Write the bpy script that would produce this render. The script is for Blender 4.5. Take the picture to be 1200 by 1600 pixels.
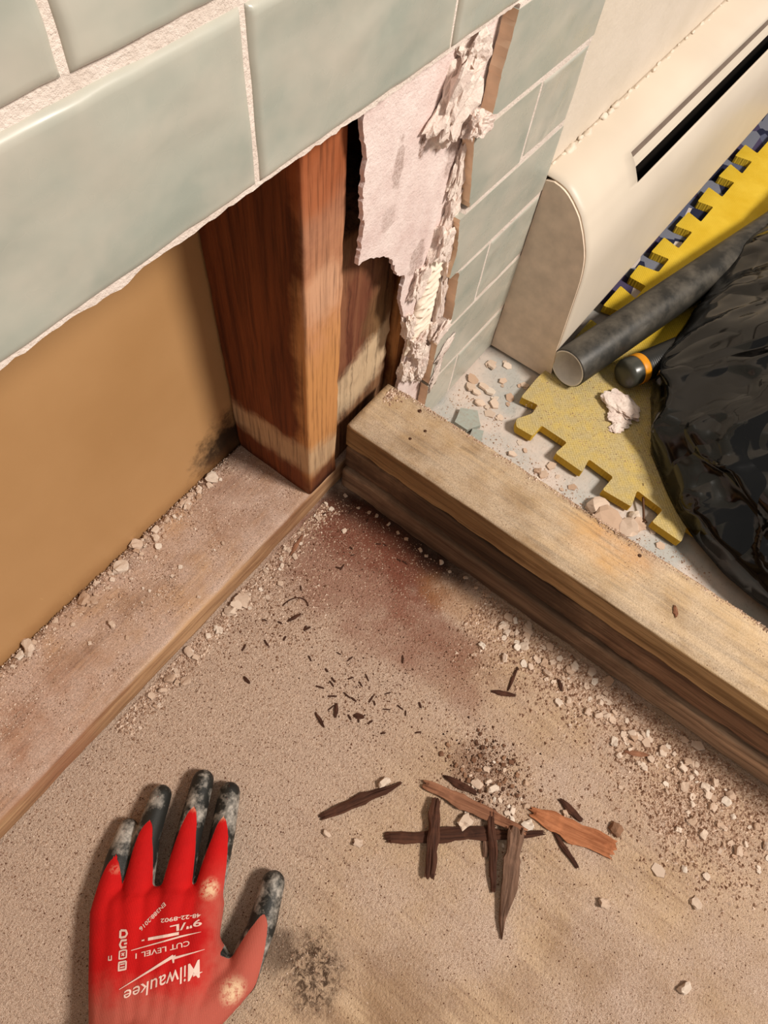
import bpy, bmesh, math, random
import numpy as np
from mathutils import Vector, Matrix, noise
from mathutils.bvhtree import BVHTree
from mathutils.geometry import tessellate_polygon

for o in list(bpy.data.objects): bpy.data.objects.remove(o)
S = bpy.context.scene
COL = S.collection
rnd = random.Random(7)

# ------------------------------------------------------------------ camera
cd = bpy.data.cameras.new('camera'); cam = bpy.data.objects.new('camera', cd); COL.objects.link(cam)
F_PX = 1028.467
cd.sensor_fit = 'VERTICAL'; cd.sensor_height = 36.0; cd.sensor_width = 27.0
cd.lens = F_PX / 1600.0 * 36.0; cd.clip_start = .01
RX = ((0.5963944391954727, -0.798042605463657, 0.08626513062353308),
      (-0.6837302309818034, -0.561365235884063, -0.4662424725208981),
      (0.4205076029494442, 0.21908234024130785, -0.8804409600058963))
m = Matrix.Identity(4)
for i in range(3):
    m[i][0] = RX[0][i]; m[i][1] = -RX[1][i]; m[i][2] = -RX[2][i]
m.translation = (-0.30213631, -0.22052312, 0.63769111)
cam.matrix_world = m
S.camera = cam

# ------------------------------------------------------------------ light and exposure
S.view_settings.view_transform = 'Standard'; S.view_settings.look = 'None'
S.view_settings.gamma = 1.0; S.view_settings.exposure = 0.0
W = bpy.data.worlds.new('room_light'); S.world = W; W.use_nodes = True
W.node_tree.nodes['Background'].inputs[0].default_value = (1.0, .95, .89, 1)
W.node_tree.nodes['Background'].inputs[1].default_value = .31
ld = bpy.data.lights.new('ceiling_lamp', 'AREA'); ld.shape = 'DISK'; ld.size = .5
ld.energy = 84; ld.color = (1.0, .925, .835)
lo = bpy.data.objects.new('ceiling_lamp', ld); COL.objects.link(lo)
lo.location = (.44, -1.75, 2.15)
lo.rotation_euler = (Vector((.0, -.1, .1)) - lo.location).to_track_quat('-Z', 'Y').to_euler()

# ------------------------------------------------------------------ material helper
def lin(c):
    return tuple(((v / 255) / 12.92 if v / 255 <= .04045 else ((v / 255 + .055) / 1.055) ** 2.4) for v in c) + (1,)

class G:
    def __init__(s, name):
        s.mat = bpy.data.materials.new(name); s.mat.use_nodes = True
        s.t = s.mat.node_tree; s.b = s.t.nodes['Principled BSDF']
    def n(s, ty, **k):
        nd = s.t.nodes.new(ty)
        for a, v in k.items(): setattr(nd, a, v)
        return nd
    def put(s, sock, v):
        if isinstance(v, bpy.types.NodeSocket): s.t.links.new(v, sock)
        elif v is not None:
            if isinstance(v, (tuple, list)) and len(v) == 3 and sock.type == 'RGBA': v = lin(v)
            sock.default_value = v
    def pos(s): return s.n('ShaderNodeNewGeometry').outputs['Position']
    def nor(s): return s.n('ShaderNodeNewGeometry').outputs['Normal']
    def obj(s): return s.n('ShaderNodeTexCoord').outputs['Object']
    def rand(s): return s.n('ShaderNodeObjectInfo').outputs['Random']
    def attr(s, a): return s.n('ShaderNodeAttribute', attribute_name=a).outputs['Fac']
    def xyz(s, v):
        nd = s.n('ShaderNodeSeparateXYZ'); s.put(nd.inputs[0], v); return nd.outputs
    def map(s, v, sc=(1, 1, 1), loc=(0, 0, 0), rot=(0, 0, 0)):
        nd = s.n('ShaderNodeMapping'); s.put(nd.inputs[0], v)
        nd.inputs[1].default_value = loc; nd.inputs[2].default_value = rot; nd.inputs[3].default_value = sc
        return nd.outputs[0]
    def noise(s, v, sc, det=4, ro=.6, dist=0):
        nd = s.n('ShaderNodeTexNoise'); s.put(nd.inputs['Vector'], v)
        nd.inputs['Scale'].default_value = sc; nd.inputs['Detail'].default_value = det
        nd.inputs['Roughness'].default_value = ro; nd.inputs['Distortion'].default_value = dist
        return nd.outputs[0]
    def vor(s, v, sc, feat='F1', out=0, rn=1.0):
        nd = s.n('ShaderNodeTexVoronoi', feature=feat); s.put(nd.inputs['Vector'], v)
        nd.inputs['Scale'].default_value = sc; nd.inputs['Randomness'].default_value = rn
        return nd.outputs[out]
    def ramp(s, f, stops, interp='LINEAR'):
        nd = s.n('ShaderNodeValToRGB'); s.put(nd.inputs[0], f); r = nd.color_ramp; r.interpolation = interp
        while len(r.elements) < len(stops): r.elements.new(.5)
        for e, (p, c) in zip(r.elements, stops):
            e.position = p; e.color = (c, c, c, 1) if isinstance(c, (int, float)) else lin(c)
        return nd.outputs[0]
    def mix(s, f, a, b, bl='MIX'):
        nd = s.n('ShaderNodeMix', data_type='RGBA', blend_type=bl)
        s.put(nd.inputs[0], f); s.put(nd.inputs[6], a); s.put(nd.inputs[7], b); return nd.outputs[2]
    def m(s, op, a, b=None, c=None, clamp=False):
        nd = s.n('ShaderNodeMath', operation=op, use_clamp=clamp); s.put(nd.inputs[0], a)
        if b is not None: s.put(nd.inputs[1], b)
        if c is not None: s.put(nd.inputs[2], c)
        return nd.outputs[0]
    def step(s, v, a, b):
        nd = s.n('ShaderNodeMapRange', interpolation_type='SMOOTHSTEP'); s.put(nd.inputs[0], v)
        nd.inputs[1].default_value = a; nd.inputs[2].default_value = b; return nd.outputs[0]
    def blob(s, v, c, r, warp=None, sc=(1, 1, 1), rotz=0.0, soft=.35):
        """soft spot (1 inside, 0 outside) of radius r about point c, stretched by sc"""
        nd = s.n('ShaderNodeVectorMath', operation='SUBTRACT'); s.put(nd.inputs[0], v); nd.inputs[1].default_value = c
        q = s.map(nd.outputs[0], rot=(0, 0, -rotz)); q = s.map(q, sc=sc)
        l = s.n('ShaderNodeVectorMath', operation='LENGTH'); s.put(l.inputs[0], q); d = l.outputs['Value']
        if warp is not None: d = s.m('ADD', d, s.m('MULTIPLY', s.m('SUBTRACT', warp, .5), r * 1.3))
        return s.step(d, r, r * soft)
    def bump(s, h, st=.5, d=.002, nrm=None):
        nd = s.n('ShaderNodeBump'); nd.inputs['Strength'].default_value = st; nd.inputs['Distance'].default_value = d
        s.put(nd.inputs['Height'], h)
        if nrm is not None: s.put(nd.inputs['Normal'], nrm)
        return nd.outputs[0]
    def out(s, col, rough=.7, nrm=None, spec=.3, **k):
        s.put(s.b.inputs['Base Color'], col); s.put(s.b.inputs['Roughness'], rough)
        s.put(s.b.inputs['Specular IOR Level'], spec)
        if nrm is not None: s.put(s.b.inputs['Normal'], nrm)
        for a, v in k.items(): s.put(s.b.inputs[a.replace('_', ' ')], v)
        return s.mat

MAT = {}
def plain(name, c, rough=.7, spec=.3, **k):
    g = G(name); nz = g.noise(g.obj(), 40, 3)
    col = g.mix(g.ramp(nz, [(.35, 0.), (.7, 1.)]), tuple(int(v * .9) for v in c), c)
    return g.out(col, rough, g.bump(nz, .1, .001), spec, **k)

def wood(name, axis, dark, light, dust=0.0, dustc=(205, 178, 155), stain_or_light=None, band=None, rough=.75, seed=0):
    """board cut along axis 0/1/2; dust lies on the upward faces"""
    g = G(name); p = g.pos(); sc = [90, 90, 90]; sc[axis] = 5
    q = g.map(p, sc=sc, loc=(seed, seed * 1.7, seed * .3))
    n1 = g.noise(q, 1.0, 6, .65, .6); sc2 = [320, 320, 320]; sc2[axis] = 14
    n2 = g.noise(g.map(p, sc=sc2), 1.0, 3, .6)
    n3 = g.noise(p, 22, 5, .65)
    col = g.mix(g.ramp(n1, [(.32, 0.), (.68, 1.)]), dark, light)
    if stain_or_light:
        for (c, r, s3, cw, am) in stain_or_light:
            col = g.mix(g.m('MULTIPLY', g.blob(p, c, r, n3, s3), am), col, cw)
    if band:
        z0, z1, cb, sl = band
        v = g.xyz(p); zz = g.m('ADD', v[2], g.m('MULTIPLY', v[0], sl)); zz = g.m('ADD', zz, g.m('MULTIPLY', g.m('SUBTRACT', n3, .5), .05))
        a = g.m('MULTIPLY', g.step(zz, z0 - .012, z0 + .01), g.step(zz, z1 + .01, z1 - .008))
        col = g.mix(g.m('MULTIPLY', a, .8), col, cb)
    gm_ = g.m('MAXIMUM', g.ramp(n2, [(.32, .5), (.5, 0.)]), g.ramp(n1, [(.28, .4), (.45, 0.)]))
    col = g.mix(gm_, col, tuple(int(v * .55) for v in dark))
    h = g.m('ADD', g.m('MULTIPLY', n1, .6), g.m('MULTIPLY', n2, .6))
    nrm = g.bump(h, .55, .0015)
    if dust:
        up = g.step(g.xyz(g.nor())[2], .35, .9)
        n4 = g.noise(p, 900, 2); n5 = g.noise(p, 30, 4)
        d = g.m('MULTIPLY', up, g.m('MULTIPLY', g.ramp(n5, [(.35, .35), (.62, 1.)]), dust))
        dc = g.mix(g.ramp(n4, [(.35, 0.), (.65, 1.)]), tuple(int(v * .78) for v in dustc), dustc)
        col = g.mix(d, col, dc)
        nrm = g.bump(n4, .35, .0012, nrm)
    return g.out(col, rough, nrm, .2)

# ------------------------------------------------------------------ mesh helpers
def tagset(o, label=None, cat=None, group=None, kind=None):
    if label: o['label'] = label
    if cat: o['category'] = cat
    if group: o['group'] = group
    if kind: o['kind'] = kind
    return o

def mk(name, V, Fc, mat, parent=None, smooth=False, origin=None, **tg):
    """verts in world coordinates; origin defaults to the base centre"""
    V = np.asarray(V, dtype=float).reshape(-1, 3)
    if origin is None:
        lo_, hi_ = V.min(0), V.max(0); origin = np.array([(lo_[0] + hi_[0]) / 2, (lo_[1] + hi_[1]) / 2, lo_[2]])
    origin = np.asarray(origin, dtype=float)
    me = bpy.data.meshes.new(name); me.from_pydata((V - origin).tolist(), [], [list(f) for f in Fc])
    if smooth: me.polygons.foreach_set('use_smooth', [True] * len(me.polygons))
    mats = mat if isinstance(mat, (list, tuple)) else [mat]
    for q in mats: me.materials.append(q)
    me.update()
    o = bpy.data.objects.new(name, me); COL.objects.link(o)
    if parent is not None:
        o.parent = parent
        o.location = Vector(origin) - wloc(parent)
    else: o.location = origin
    return tagset(o, **tg)

def wloc(o):
    v = Vector(o.location)
    while o.parent is not None: o = o.parent; v = v + Vector(o.location)
    return v

def empty(name, loc, **tg):
    o = bpy.data.objects.new(name, None); COL.objects.link(o); o.location = loc; o.empty_display_size = .02
    return tagset(o, **tg)

def bm_out(bm):
    bmesh.ops.recalc_face_normals(bm, faces=bm.faces[:])
    bm.verts.ensure_lookup_table(); bm.verts.index_update()
    V = [tuple(v.co) for v in bm.verts]; Fc = [[v.index for v in f.verts] for f in bm.faces]; bm.free(); return V, Fc

def box(x0, x1, y0, y1, z0, z1, bev=0.0, seg=2):
    bm = bmesh.new(); bmesh.ops.create_cube(bm, size=1)
    for v in bm.verts:
        v.co = ((x0 + x1) / 2 + v.co.x * (x1 - x0), (y0 + y1) / 2 + v.co.y * (y1 - y0), (z0 + z1) / 2 + v.co.z * (z1 - z0))
    if bev: bmesh.ops.bevel(bm, geom=bm.edges[:], offset=bev, segments=seg, profile=.5, affect='EDGES')
    return bm_out(bm)

def lumber(a0, a1, b0, b1, c0, c1, axis, r=.003, step=.02, amp=.0006, seed=0, chip=0.0):
    """board with eased, slightly worn edges; runs along axis from a0 to a1; b,c the two other axes in xyz order"""
    k = 5; prof = []
    for (bx, cx, an) in ((b1 - r, c1 - r, 0), (b0 + r, c1 - r, 90), (b0 + r, c0 + r, 180), (b1 - r, c0 + r, 270)):
        for i in range(k + 1):
            t = math.radians(an + 90 * i / k); prof.append((bx + r * math.cos(t), cx + r * math.sin(t)))
    # extra points on the long sides
    full = []
    for i, p in enumerate(prof):
        q = prof[(i + 1) % len(prof)]; d = math.dist(p, q); full.append(p)
        nn = int(d / .012)
        for j in range(1, nn): full.append((p[0] + (q[0] - p[0]) * j / nn, p[1] + (q[1] - p[1]) * j / nn))
    prof = full; n = len(prof); N = max(2, int((a1 - a0) / step)); V = []
    bm_, cm_ = (b0 + b1) / 2, (c0 + c1) / 2
    for i in range(N + 1):
        a = a0 + (a1 - a0) * i / N
        for (b, c) in prof:
            nz = noise.noise(Vector((a * 25 + seed, b * 60, c * 60))); nz2 = noise.noise(Vector((a * 90 + seed, b * 140, c * 140)))
            w = amp * (nz + .6 * nz2)
            db, dc = b - bm_, c - cm_
            edge = min(1, (abs(db) / (abs(b1 - b0) / 2)) ** 6 * (abs(dc) / (abs(c1 - c0) / 2)) ** 6)
            ch = chip * edge * max(0, noise.noise(Vector((a * 40 + seed * 3, b * 30, 3.3)))) 
            s_ = 1
            bb = b + (w if db > 0 else -w) - math.copysign(ch, db); cc = c + (w if dc > 0 else -w) - math.copysign(ch, dc)
            V.append((a, bb, cc) if axis == 0 else ((bb, a, cc) if axis == 1 else (bb, cc, a)))
    Fc = []
    for i in range(N):
        for j in range(n):
            q = (i * n + j, i * n + (j + 1) % n, (i + 1) * n + (j + 1) % n, (i + 1) * n + j)
            Fc.append(q)
    Fc.append(tuple(range(n))[::-1]); Fc.append(tuple(range(N * n, N * n + n)))
    bm = bmesh.new(); vs = [bm.verts.new(v) for v in V]
    for f in Fc: bm.faces.new([vs[i] for i in f])
    return bm_out(bm)

def ragged(poly, step=.003, amp=.001, seed=0, closed=True, keep=lambda p, q: False):
    out = []
    for i, p in enumerate(poly):
        if not closed and i == len(poly) - 1: out.append(p); break
        q = poly[(i + 1) % len(poly)]; d = math.dist(p, q); n = max(1, int(d / step)); kp = keep(p, q)
        for j in range(1 if kp else n):
            t = j / n; x = p[0] + (q[0] - p[0]) * t; y = p[1] + (q[1] - p[1]) * t
            if not kp and j:
                x += amp * (noise.noise(Vector((x * 180 + seed, y * 180, 1))) + .7 * noise.noise(Vector((x * 600, y * 600 + seed, 5))))
                y += amp * (noise.noise(Vector((x * 180 + seed, y * 180, 9))) + .7 * noise.noise(Vector((x * 600, y * 600 + seed, 12))))
            out.append((x, y))
    return out

def prism(poly, a0, a1, plane='xz', front_in=0.0):
    """outline (u,v) pushed from a0 to a1 along the third axis; returns V, F, front face count first"""
    def P(u, v, a): return (u, a, v) if plane == 'xz' else ((u, v, a) if plane == 'xy' else (a, u, v))
    n = len(poly); V = [P(u, v, a0) for u, v in poly] + [P(u, v, a1) for u, v in poly]
    tri = tessellate_polygon([[Vector((u, v, 0)) for u, v in poly]])
    Fc = [tuple(t) for t in tri] + [tuple(i + n for i in t)[::-1] for t in tri]
    Fc += [(i, (i + 1) % n, n + (i + 1) % n, n + i) for i in range(n)]
    bm = bmesh.new(); vs = [bm.verts.new(v) for v in V]
    for f in Fc:
        try: bm.faces.new([vs[i] for i in f])
        except ValueError: pass
    return bm_out(bm)

def rock(c, s, seed=0, sub=3, rough=.35, rot=None, fr=1.6, flat=False):
    bm = bmesh.new(); bmesh.ops.create_icosphere(bm, subdivisions=sub, radius=1)
    M = (rot or Matrix.Identity(3)); so = Vector((seed * 3.7, seed * 1.3, seed * 2.1))
    for v in bm.verts:
        d = v.co.copy(); k = 1 + rough * noise.noise(d * fr + so) + rough * .5 * noise.noise(d * fr * 2.7 + so) + rough * .25 * noise.noise(d * fr * 7 + so)
        if flat: d = Vector((max(-.72, min(.72, d.x)), max(-.75, min(.75, d.y)), max(-.7, min(.7, d.z)))) * 1.25
        d = M @ Vector((d.x * s[0] * k, d.y * s[1] * k, d.z * s[2] * k)); v.co = d + Vector(c)
    return bm_out(bm)

def tube(path, rad, n=16, caps=True):
    """tube through points with per-point radius"""
    V = []; Fc = []; P = [Vector(p) for p in path]; up = Vector((0, 0, 1))
    for i, p in enumerate(P):
        t = (P[min(i + 1, len(P) - 1)] - P[max(i - 1, 0)]).normalized()
        a = t.cross(up);
        if a.length < 1e-4: a = t.cross(Vector((1, 0, 0)))
        a.normalize(); b = t.cross(a); r = rad[i] if isinstance(rad, (list, tuple)) else rad
        for j in range(n):
            w = 2 * math.pi * j / n; V.append(tuple(p + r * (math.cos(w) * a + math.sin(w) * b)))
    for i in range(len(P) - 1):
        for j in range(n): Fc.append((i * n + j, i * n + (j + 1) % n, (i + 1) * n + (j + 1) % n, (i + 1) * n + j))
    if caps: Fc.append(tuple(range(n))[::-1]); Fc.append(tuple(range((len(P) - 1) * n, len(P) * n)))
    bm = bmesh.new(); vs = [bm.verts.new(v) for v in V]
    for f in Fc: bm.faces.new([vs[i] for i in f])
    return bm_out(bm)

# ================================================================== SETTING
WC = .071        # width of the curb
TOPZ = .85

# ---- shower subfloor
g = G('dusty_plywood'); p = g.pos()
w3 = g.noise(p, 26, 5, .6); w4 = g.noise(p, 9, 5, .6)
gr = g.noise(g.map(p, sc=(130, 9, 1)), 1, 6, .6, 1.2)
gr2 = g.noise(g.map(p, sc=(28, 4, 1), loc=(3, 1, 0)), 1, 4, .6, 2.0)
col = g.mix(g.ramp(gr2, [(.3, 0.), (.7, 1.)]), (182, 148, 112), (216, 184, 148))
col = g.mix(g.m('MULTIPLY', g.ramp(gr, [(.3, 1.), (.55, 0.)]), .5), col, (122, 86, 56))
# bare brown streaks of wood where the dust has been rubbed away
for (c, r, s3, a) in (((-.24, -.47, 0), .07, (1, .8, 1), .55), ((-.334, -.33, 0), .05, (1.2, .8, 1), .5), ((-.16, -.56, 0), .06, (1, .7, 1), .35), ((-.28, -.40, 0), .03, (1.4, .5, 1), .3)):
    col = g.mix(g.m('MULTIPLY', g.blob(p, c, r, w3, s3), a), col, (128, 92, 58))
fine = g.noise(p, 1500, 2); mid = g.noise(p, 420, 3, .6)
dustc = g.mix(g.ramp(fine, [(.36, 0.), (.64, 1.)]), (164, 132, 112), (232, 208, 190))
dustc = g.mix(g.ramp(mid, [(.54, 0.), (.70, .65)]), dustc, (122, 90, 70))
dustc = g.mix(g.ramp(g.noise(p, 300, 3, .6, .4), [(.60, 0.), (.68, .6)]), dustc, (232, 210, 192))
far = g.step(g.m('ADD', g.xyz(p)[0], g.m('MULTIPLY', g.m('SUBTRACT', w4, .5), .35)), -.36, -.17)
dm = g.m('MULTIPLY', g.ramp(w4, [(.32, .15), (.62, .95)]), g.m('ADD', .35, g.m('MULTIPLY', far, .6)))
lf = g.step(g.xyz(p)[1], -.33, -.17)
dm = g.m('MAXIMUM', dm, g.m('MULTIPLY', lf, .82))
col = g.mix(dm, col, dustc)
# red brown rot stain from the corner, with the curb's shade painted in dark
for (c, r, s3, a, cc) in (((-.035, -.045, 0), .055, (1, .8, 1), .8, (92, 42, 28)), ((-.035, -.118, 0), .045, (1.1, .7, 1), .9, (92, 40, 26)),
                          ((-.010, -.10, 0), .052, (1.5, .42, 1), .92, (34, 20, 15)), ((-.02, -.02, 0), .03, (1, 1, 1), .7, (52, 30, 22)), ((-.075, -.19, 0), .07, (2.2, .7, 1), .45, (122, 66, 44)),
                          ((-.075, -.08, 0), .085, (1, .6, 1), .62, (138, 82, 64)), ((-.10, -.20, 0), .06, (1.4, .7, 1), .45, (140, 88, 68)), ((-.035, -.185, 0), .04, (1.6, .6, 1), .4, (178, 130, 82)),
                          ((-.16, -.285, 0), .03, (1, .8, 1), .45, (110, 70, 50))):
    col = g.mix(g.m('MULTIPLY', g.blob(p, c, r, w3, s3), a), col, g.mix(g.ramp(fine, [(.5, 0.), (.8, .45)]), cc, (170, 120, 98)))
# knot
kd = g.blob(p, (-.366, -.268, 0), .036, w3, (1, 1, 1)); kr = g.noise(p, 190, 4, .7, 1)
col = g.mix(g.m('MULTIPLY', kd, g.ramp(kr, [(.42, .9), (.56, .15)])), col, (60, 40, 28))
col = g.mix(g.m('MULTIPLY', g.blob(p, (-.372, -.235, 0), .02, w3), .6), col, (64, 42, 30))
h = g.m('ADD', g.m('MULTIPLY', fine, .35), g.m('ADD', g.m('MULTIPLY', mid, .8), g.m('MULTIPLY', gr, .25)))
MAT['floor'] = g.out(col, .85, g.bump(h, 1.0, .0030), .12)
mk('floor', *box(-1.1, .03, -1.3, .15, -.02, 0), MAT['floor'], kind='structure', label='dusty stained plywood subfloor of the opened shower', origin=(-.5, -.5, 0))

# ---- bathroom floor beyond the curb
g = G('dusty_floor_tile'); p = g.pos(); a = g.noise(p, 14, 5, .6); b = g.noise(p, 260, 3, .65); c_ = g.noise(p, 60, 4)
col = g.mix(g.ramp(a, [(.40, 0.), (.62, 1.)]), (176, 174, 168), (206, 190, 178))
col = g.mix(g.ramp(b, [(.55, 0.), (.75, .5)]), col, (150, 132, 118))
cr = g.vor(p, 55, 'DISTANCE_TO_EDGE'); crm = g.m('MULTIPLY', g.m('LESS_THAN', cr, .03), g.ramp(c_, [(.52, 0.), (.6, 1.)]))
MAT['bfloor'] = g.out(col, .55, g.bump(g.m('SUBTRACT', g.m('MULTIPLY', b, .6), crm), .4, .002), .3)
mk('floor_tiled', *box(.03, 1.7, -1.3, .0, -.02, 0), MAT['bfloor'], kind='structure', label='pale grey bathroom floor under plaster dust outside the curb', origin=(.6, -.5, 0))

# ---- drywall at the back of the stud cavity
g = G('kraft_board'); p = g.pos(); a = g.noise(p, 5, 4, .5); b = g.noise(p, 55, 5, .7); fz = g.noise(p, 700, 2)
col = g.mix(g.ramp(a, [(.3, 0.), (.7, 1.)]), (174, 132, 86), (192, 150, 104))
sc_ = g.m('MULTIPLY', g.ramp(g.noise(g.map(p, sc=(260, 1, 60)), 1, 3, .7), [(.68, 0.), (.75, 1.)]), g.ramp(b, [(.55, 0.), (.65, .6)]))
col = g.mix(sc_, col, (226, 186, 130))
zz = g.xyz(p)[2]
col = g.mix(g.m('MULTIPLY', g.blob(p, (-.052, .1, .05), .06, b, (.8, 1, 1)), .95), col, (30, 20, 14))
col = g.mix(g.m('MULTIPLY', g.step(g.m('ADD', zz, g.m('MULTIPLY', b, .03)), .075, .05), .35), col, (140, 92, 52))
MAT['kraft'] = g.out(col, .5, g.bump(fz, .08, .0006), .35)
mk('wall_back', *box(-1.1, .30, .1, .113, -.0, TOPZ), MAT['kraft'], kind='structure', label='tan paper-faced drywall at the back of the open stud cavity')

# ---- tiled wall : backing board with torn edge, then grout, tiles
g = G('cement_board'); p = g.pos(); a = g.noise(p, 40, 5, .65); b = g.noise(p, 420, 3, .7); c_ = g.noise(p, 110, 4, .6)
col = g.mix(g.ramp(a, [(.3, 0.), (.65, 1.)]), (216, 192, 186), (236, 218, 212))
col = g.mix(g.ramp(b, [(.58, 0.), (.72, .45)]), col, (176, 150, 142))
# gouges and old glue marks
for (c, r, s3, am) in (((.031, -.012, .372), .012, (1.8, 1, .6), .6), ((.058, -.012, .372), .006, (1.2, 1, .6), .95), ((.104, -.012, .345), .012, (1, 1, .7), .6), ((.075, -.012, .268), .012, (1, 1, .6), .6), ((.025, -.012, .335), .009, (1, 1, .8), .4)):
    col = g.mix(g.m('MULTIPLY', g.blob(p, c, r, c_, s3, soft=.7), g.m('MULTIPLY', g.ramp(b, [(.4, 1.), (.6, .35)]), am)), col, (128, 98, 84))
MAT['cement'] = g.out(col, .92, g.bump(g.m('ADD', g.m('MULTIPLY', b, .5), g.m('MULTIPLY', c_, .7)), .7, .002), .1)
ZT = .434
left = [(-.0055, ZT), (-.011, .4187), (-.005, .3953), (-.0065, .3732), (-.003, .345), (-.0062, .3164), (.0049, .3146), (.0152, .3097), (.0251, .3044), (.0361, .2944), (.0465, .2721), (.0584, .264), (.0571, .2376), (.070, .205), (.0832, .1788), (.0816, .1447), (.078, .106), (.083, .060), (.082, .002)]
poly = ragged(left, .0025, .0022, 4, closed=False) + [(.284, .002), (.284, TOPZ), (-1.1, TOPZ), (-1.1, ZT + .003), (-.0055, ZT + .003)]
wall = mk('wall_tiled', *prism(poly, -.012, -.0085), MAT['cement'], kind='structure', label='tiled wall cut open low down, torn cement board edge left hanging', origin=(.1, 0, 0))

g = G('grout'); p = g.pos(); a = g.noise(p, 60, 4); b = g.noise(p, 500, 3, .7)
col = g.mix(g.ramp(a, [(.3, 0.), (.7, 1.)]), (214, 198, 186), (232, 218, 208))
MAT['grout'] = g.out(col, .9, g.bump(g.m('ADD', b, a), .6, .0018), .1)
bot = [(-1.1, .4325), (-.30, .4335), (-.262, .4320), (-.215, .4335), (-.185, .431), (-.176, .4335), (-.15, .4325), (-.10, .4335), (-.03, .4325), (.05, .4330), (.137, .4335)]
gp = ragged(bot, .004, .0012, 8, closed=False) + [(.137, ZT), (.284, ZT), (.284, TOPZ), (-1.1, TOPZ)]
mk('grout', *prism(gp, -.0215, -.0118), MAT['grout'], wall)
rl = [(.132, ZT), (.131, .372), (.113, .361), (.128, .294), (.118, .289), (.125, .257), (.122, .228), (.139, .222), (.144, .16), (.133, .146), (.128, .137), (.128, .004)]
gp = ragged(rl, .004, .0008, 3, closed=False) + [(.283, .004), (.283, ZT)]
mk('grout', *prism(gp, -.0234, -.0118), MAT['grout'], wall)

g = G('glazed_tile'); q = g.obj(); r_ = g.rand()
ql = g.n('ShaderNodeVectorMath', operation='ADD'); cb = g.n('ShaderNodeCombineXYZ')
for i in range(3): g.put(cb.inputs[i], g.m('MULTIPLY', r_, 30 + 17 * i))
g.put(ql.inputs[0], q); g.put(ql.inputs[1], cb.outputs[0]); q = ql.outputs[0]
a = g.noise(g.map(q, sc=(1, 1, 1.9), rot=(0, .5, 0)), 17, 3, .5, .3); b = g.noise(q, 50, 3, .5, .2)
c0 = g.mix(g.ramp(a, [(.28, 0.), (.72, 1.)]), (150, 155, 144), (190, 184, 170))
c0 = g.mix(g.m('MULTIPLY', r_, .35), c0, (166, 172, 162))
c0 = g.mix(g.ramp(b, [(.52, 0.), (.75, .22)]), c0, (196, 190, 176))
glz = g.attr('rim')
c0 = g.mix(g.m('MULTIPLY', glz, .35), c0, (208, 202, 188))
dst = g.m('MULTIPLY', g.ramp(g.noise(q, 24, 4), [(.4, 0.), (.75, .35)]), 1)
c0 = g.mix(dst, c0, (200, 186, 172))
MAT['tile'] = g.out(c0, g.ramp(b, [(.3, .22), (.8, .42)]), g.bump(a, .12, .004), .4)
MAT['bisque'] = plain('tile_body', (246, 214, 182), .9, .1)

def tile(poly_or_rect, y0=-.014, y1=-.0242, broken=False, seed=0):
    """glazed tile: pillowed wavy face; a broken one shows the tan body at its ragged edge"""
    if not broken:
        x0, x1, z0, z1 = poly_or_rect; nx, nz = 26, 14
        tx = [0, .004, .010, .02, .035] ; 
        def ax(a, b, n):
            L = b - a; e = [0, .0006, .0014, .0026, .0045, .008]; mid = np.linspace(.012, L - .012, n).tolist()
            return [a + t for t in e + mid] + [b - t for t in e[::-1]]
        X = ax(x0, x1, nx); Z = ax(z0, z1, nz); V = []; R = []
        for z in Z:
            for x in X:
                d = min(x - x0, x1 - x, z - z0, z1 - z)
                e = max(0, 1 - d / .0035); y = y1 + .0028 * e ** 2.2
                y += -.0009 * noise.noise(Vector((x * 30 + seed * 9, z * 36, seed))) - .0004 * noise.noise(Vector((x * 90, z * 90, seed)))
                wx = .0006 * noise.noise(Vector((x * 60, z * 60, seed + 4.0)))
                V.append((x + wx, y, z + wx)); R.append(max(0, 1 - d / .006) ** 1.5)
        n = len(X); Fc = [(j * n + i, j * n + i + 1, (j + 1) * n + i + 1, (j + 1) * n + i) for j in range(len(Z) - 1) for i in range(n - 1)]
        base = len(V); ring = [i for i in range(n)] + [j * n + n - 1 for j in range(1, len(Z))] + [(len(Z) - 1) * n + i for i in range(n - 2, -1, -1)] + [j * n for j in range(len(Z) - 2, 0, -1)]
        for i in ring: V.append((V[i][0], y0, V[i][2])); R.append(1.)
        m_ = len(ring)
        for k in range(m_): Fc.append((ring[(k + 1) % m_], ring[k], base + k, base + (k + 1) % m_))
        Fc.append(tuple(base + k for k in range(m_)))
        o = mk('tile', V, Fc, [MAT['tile'], MAT['bisque']], wall, smooth=True)
        at_ = o.data.attributes.new('rim', 'FLOAT', 'POINT'); at_.data.foreach_set('value', R)
    else:
        poly = poly_or_rect; V, Fc = prism(poly, y0, y1 + .0002); o = mk('tile', V, Fc, [MAT['tile'], MAT['bisque']], wall)
        for pl in o.data.polygons:
            if pl.normal.x < -.35 or (abs(pl.normal.y) < .5 and pl.normal.x < 0): pl.material_index = 1
        at_ = o.data.attributes.new('rim', 'FLOAT', 'POINT'); at_.data.foreach_set('value', [0.] * len(V))
    return o

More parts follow.
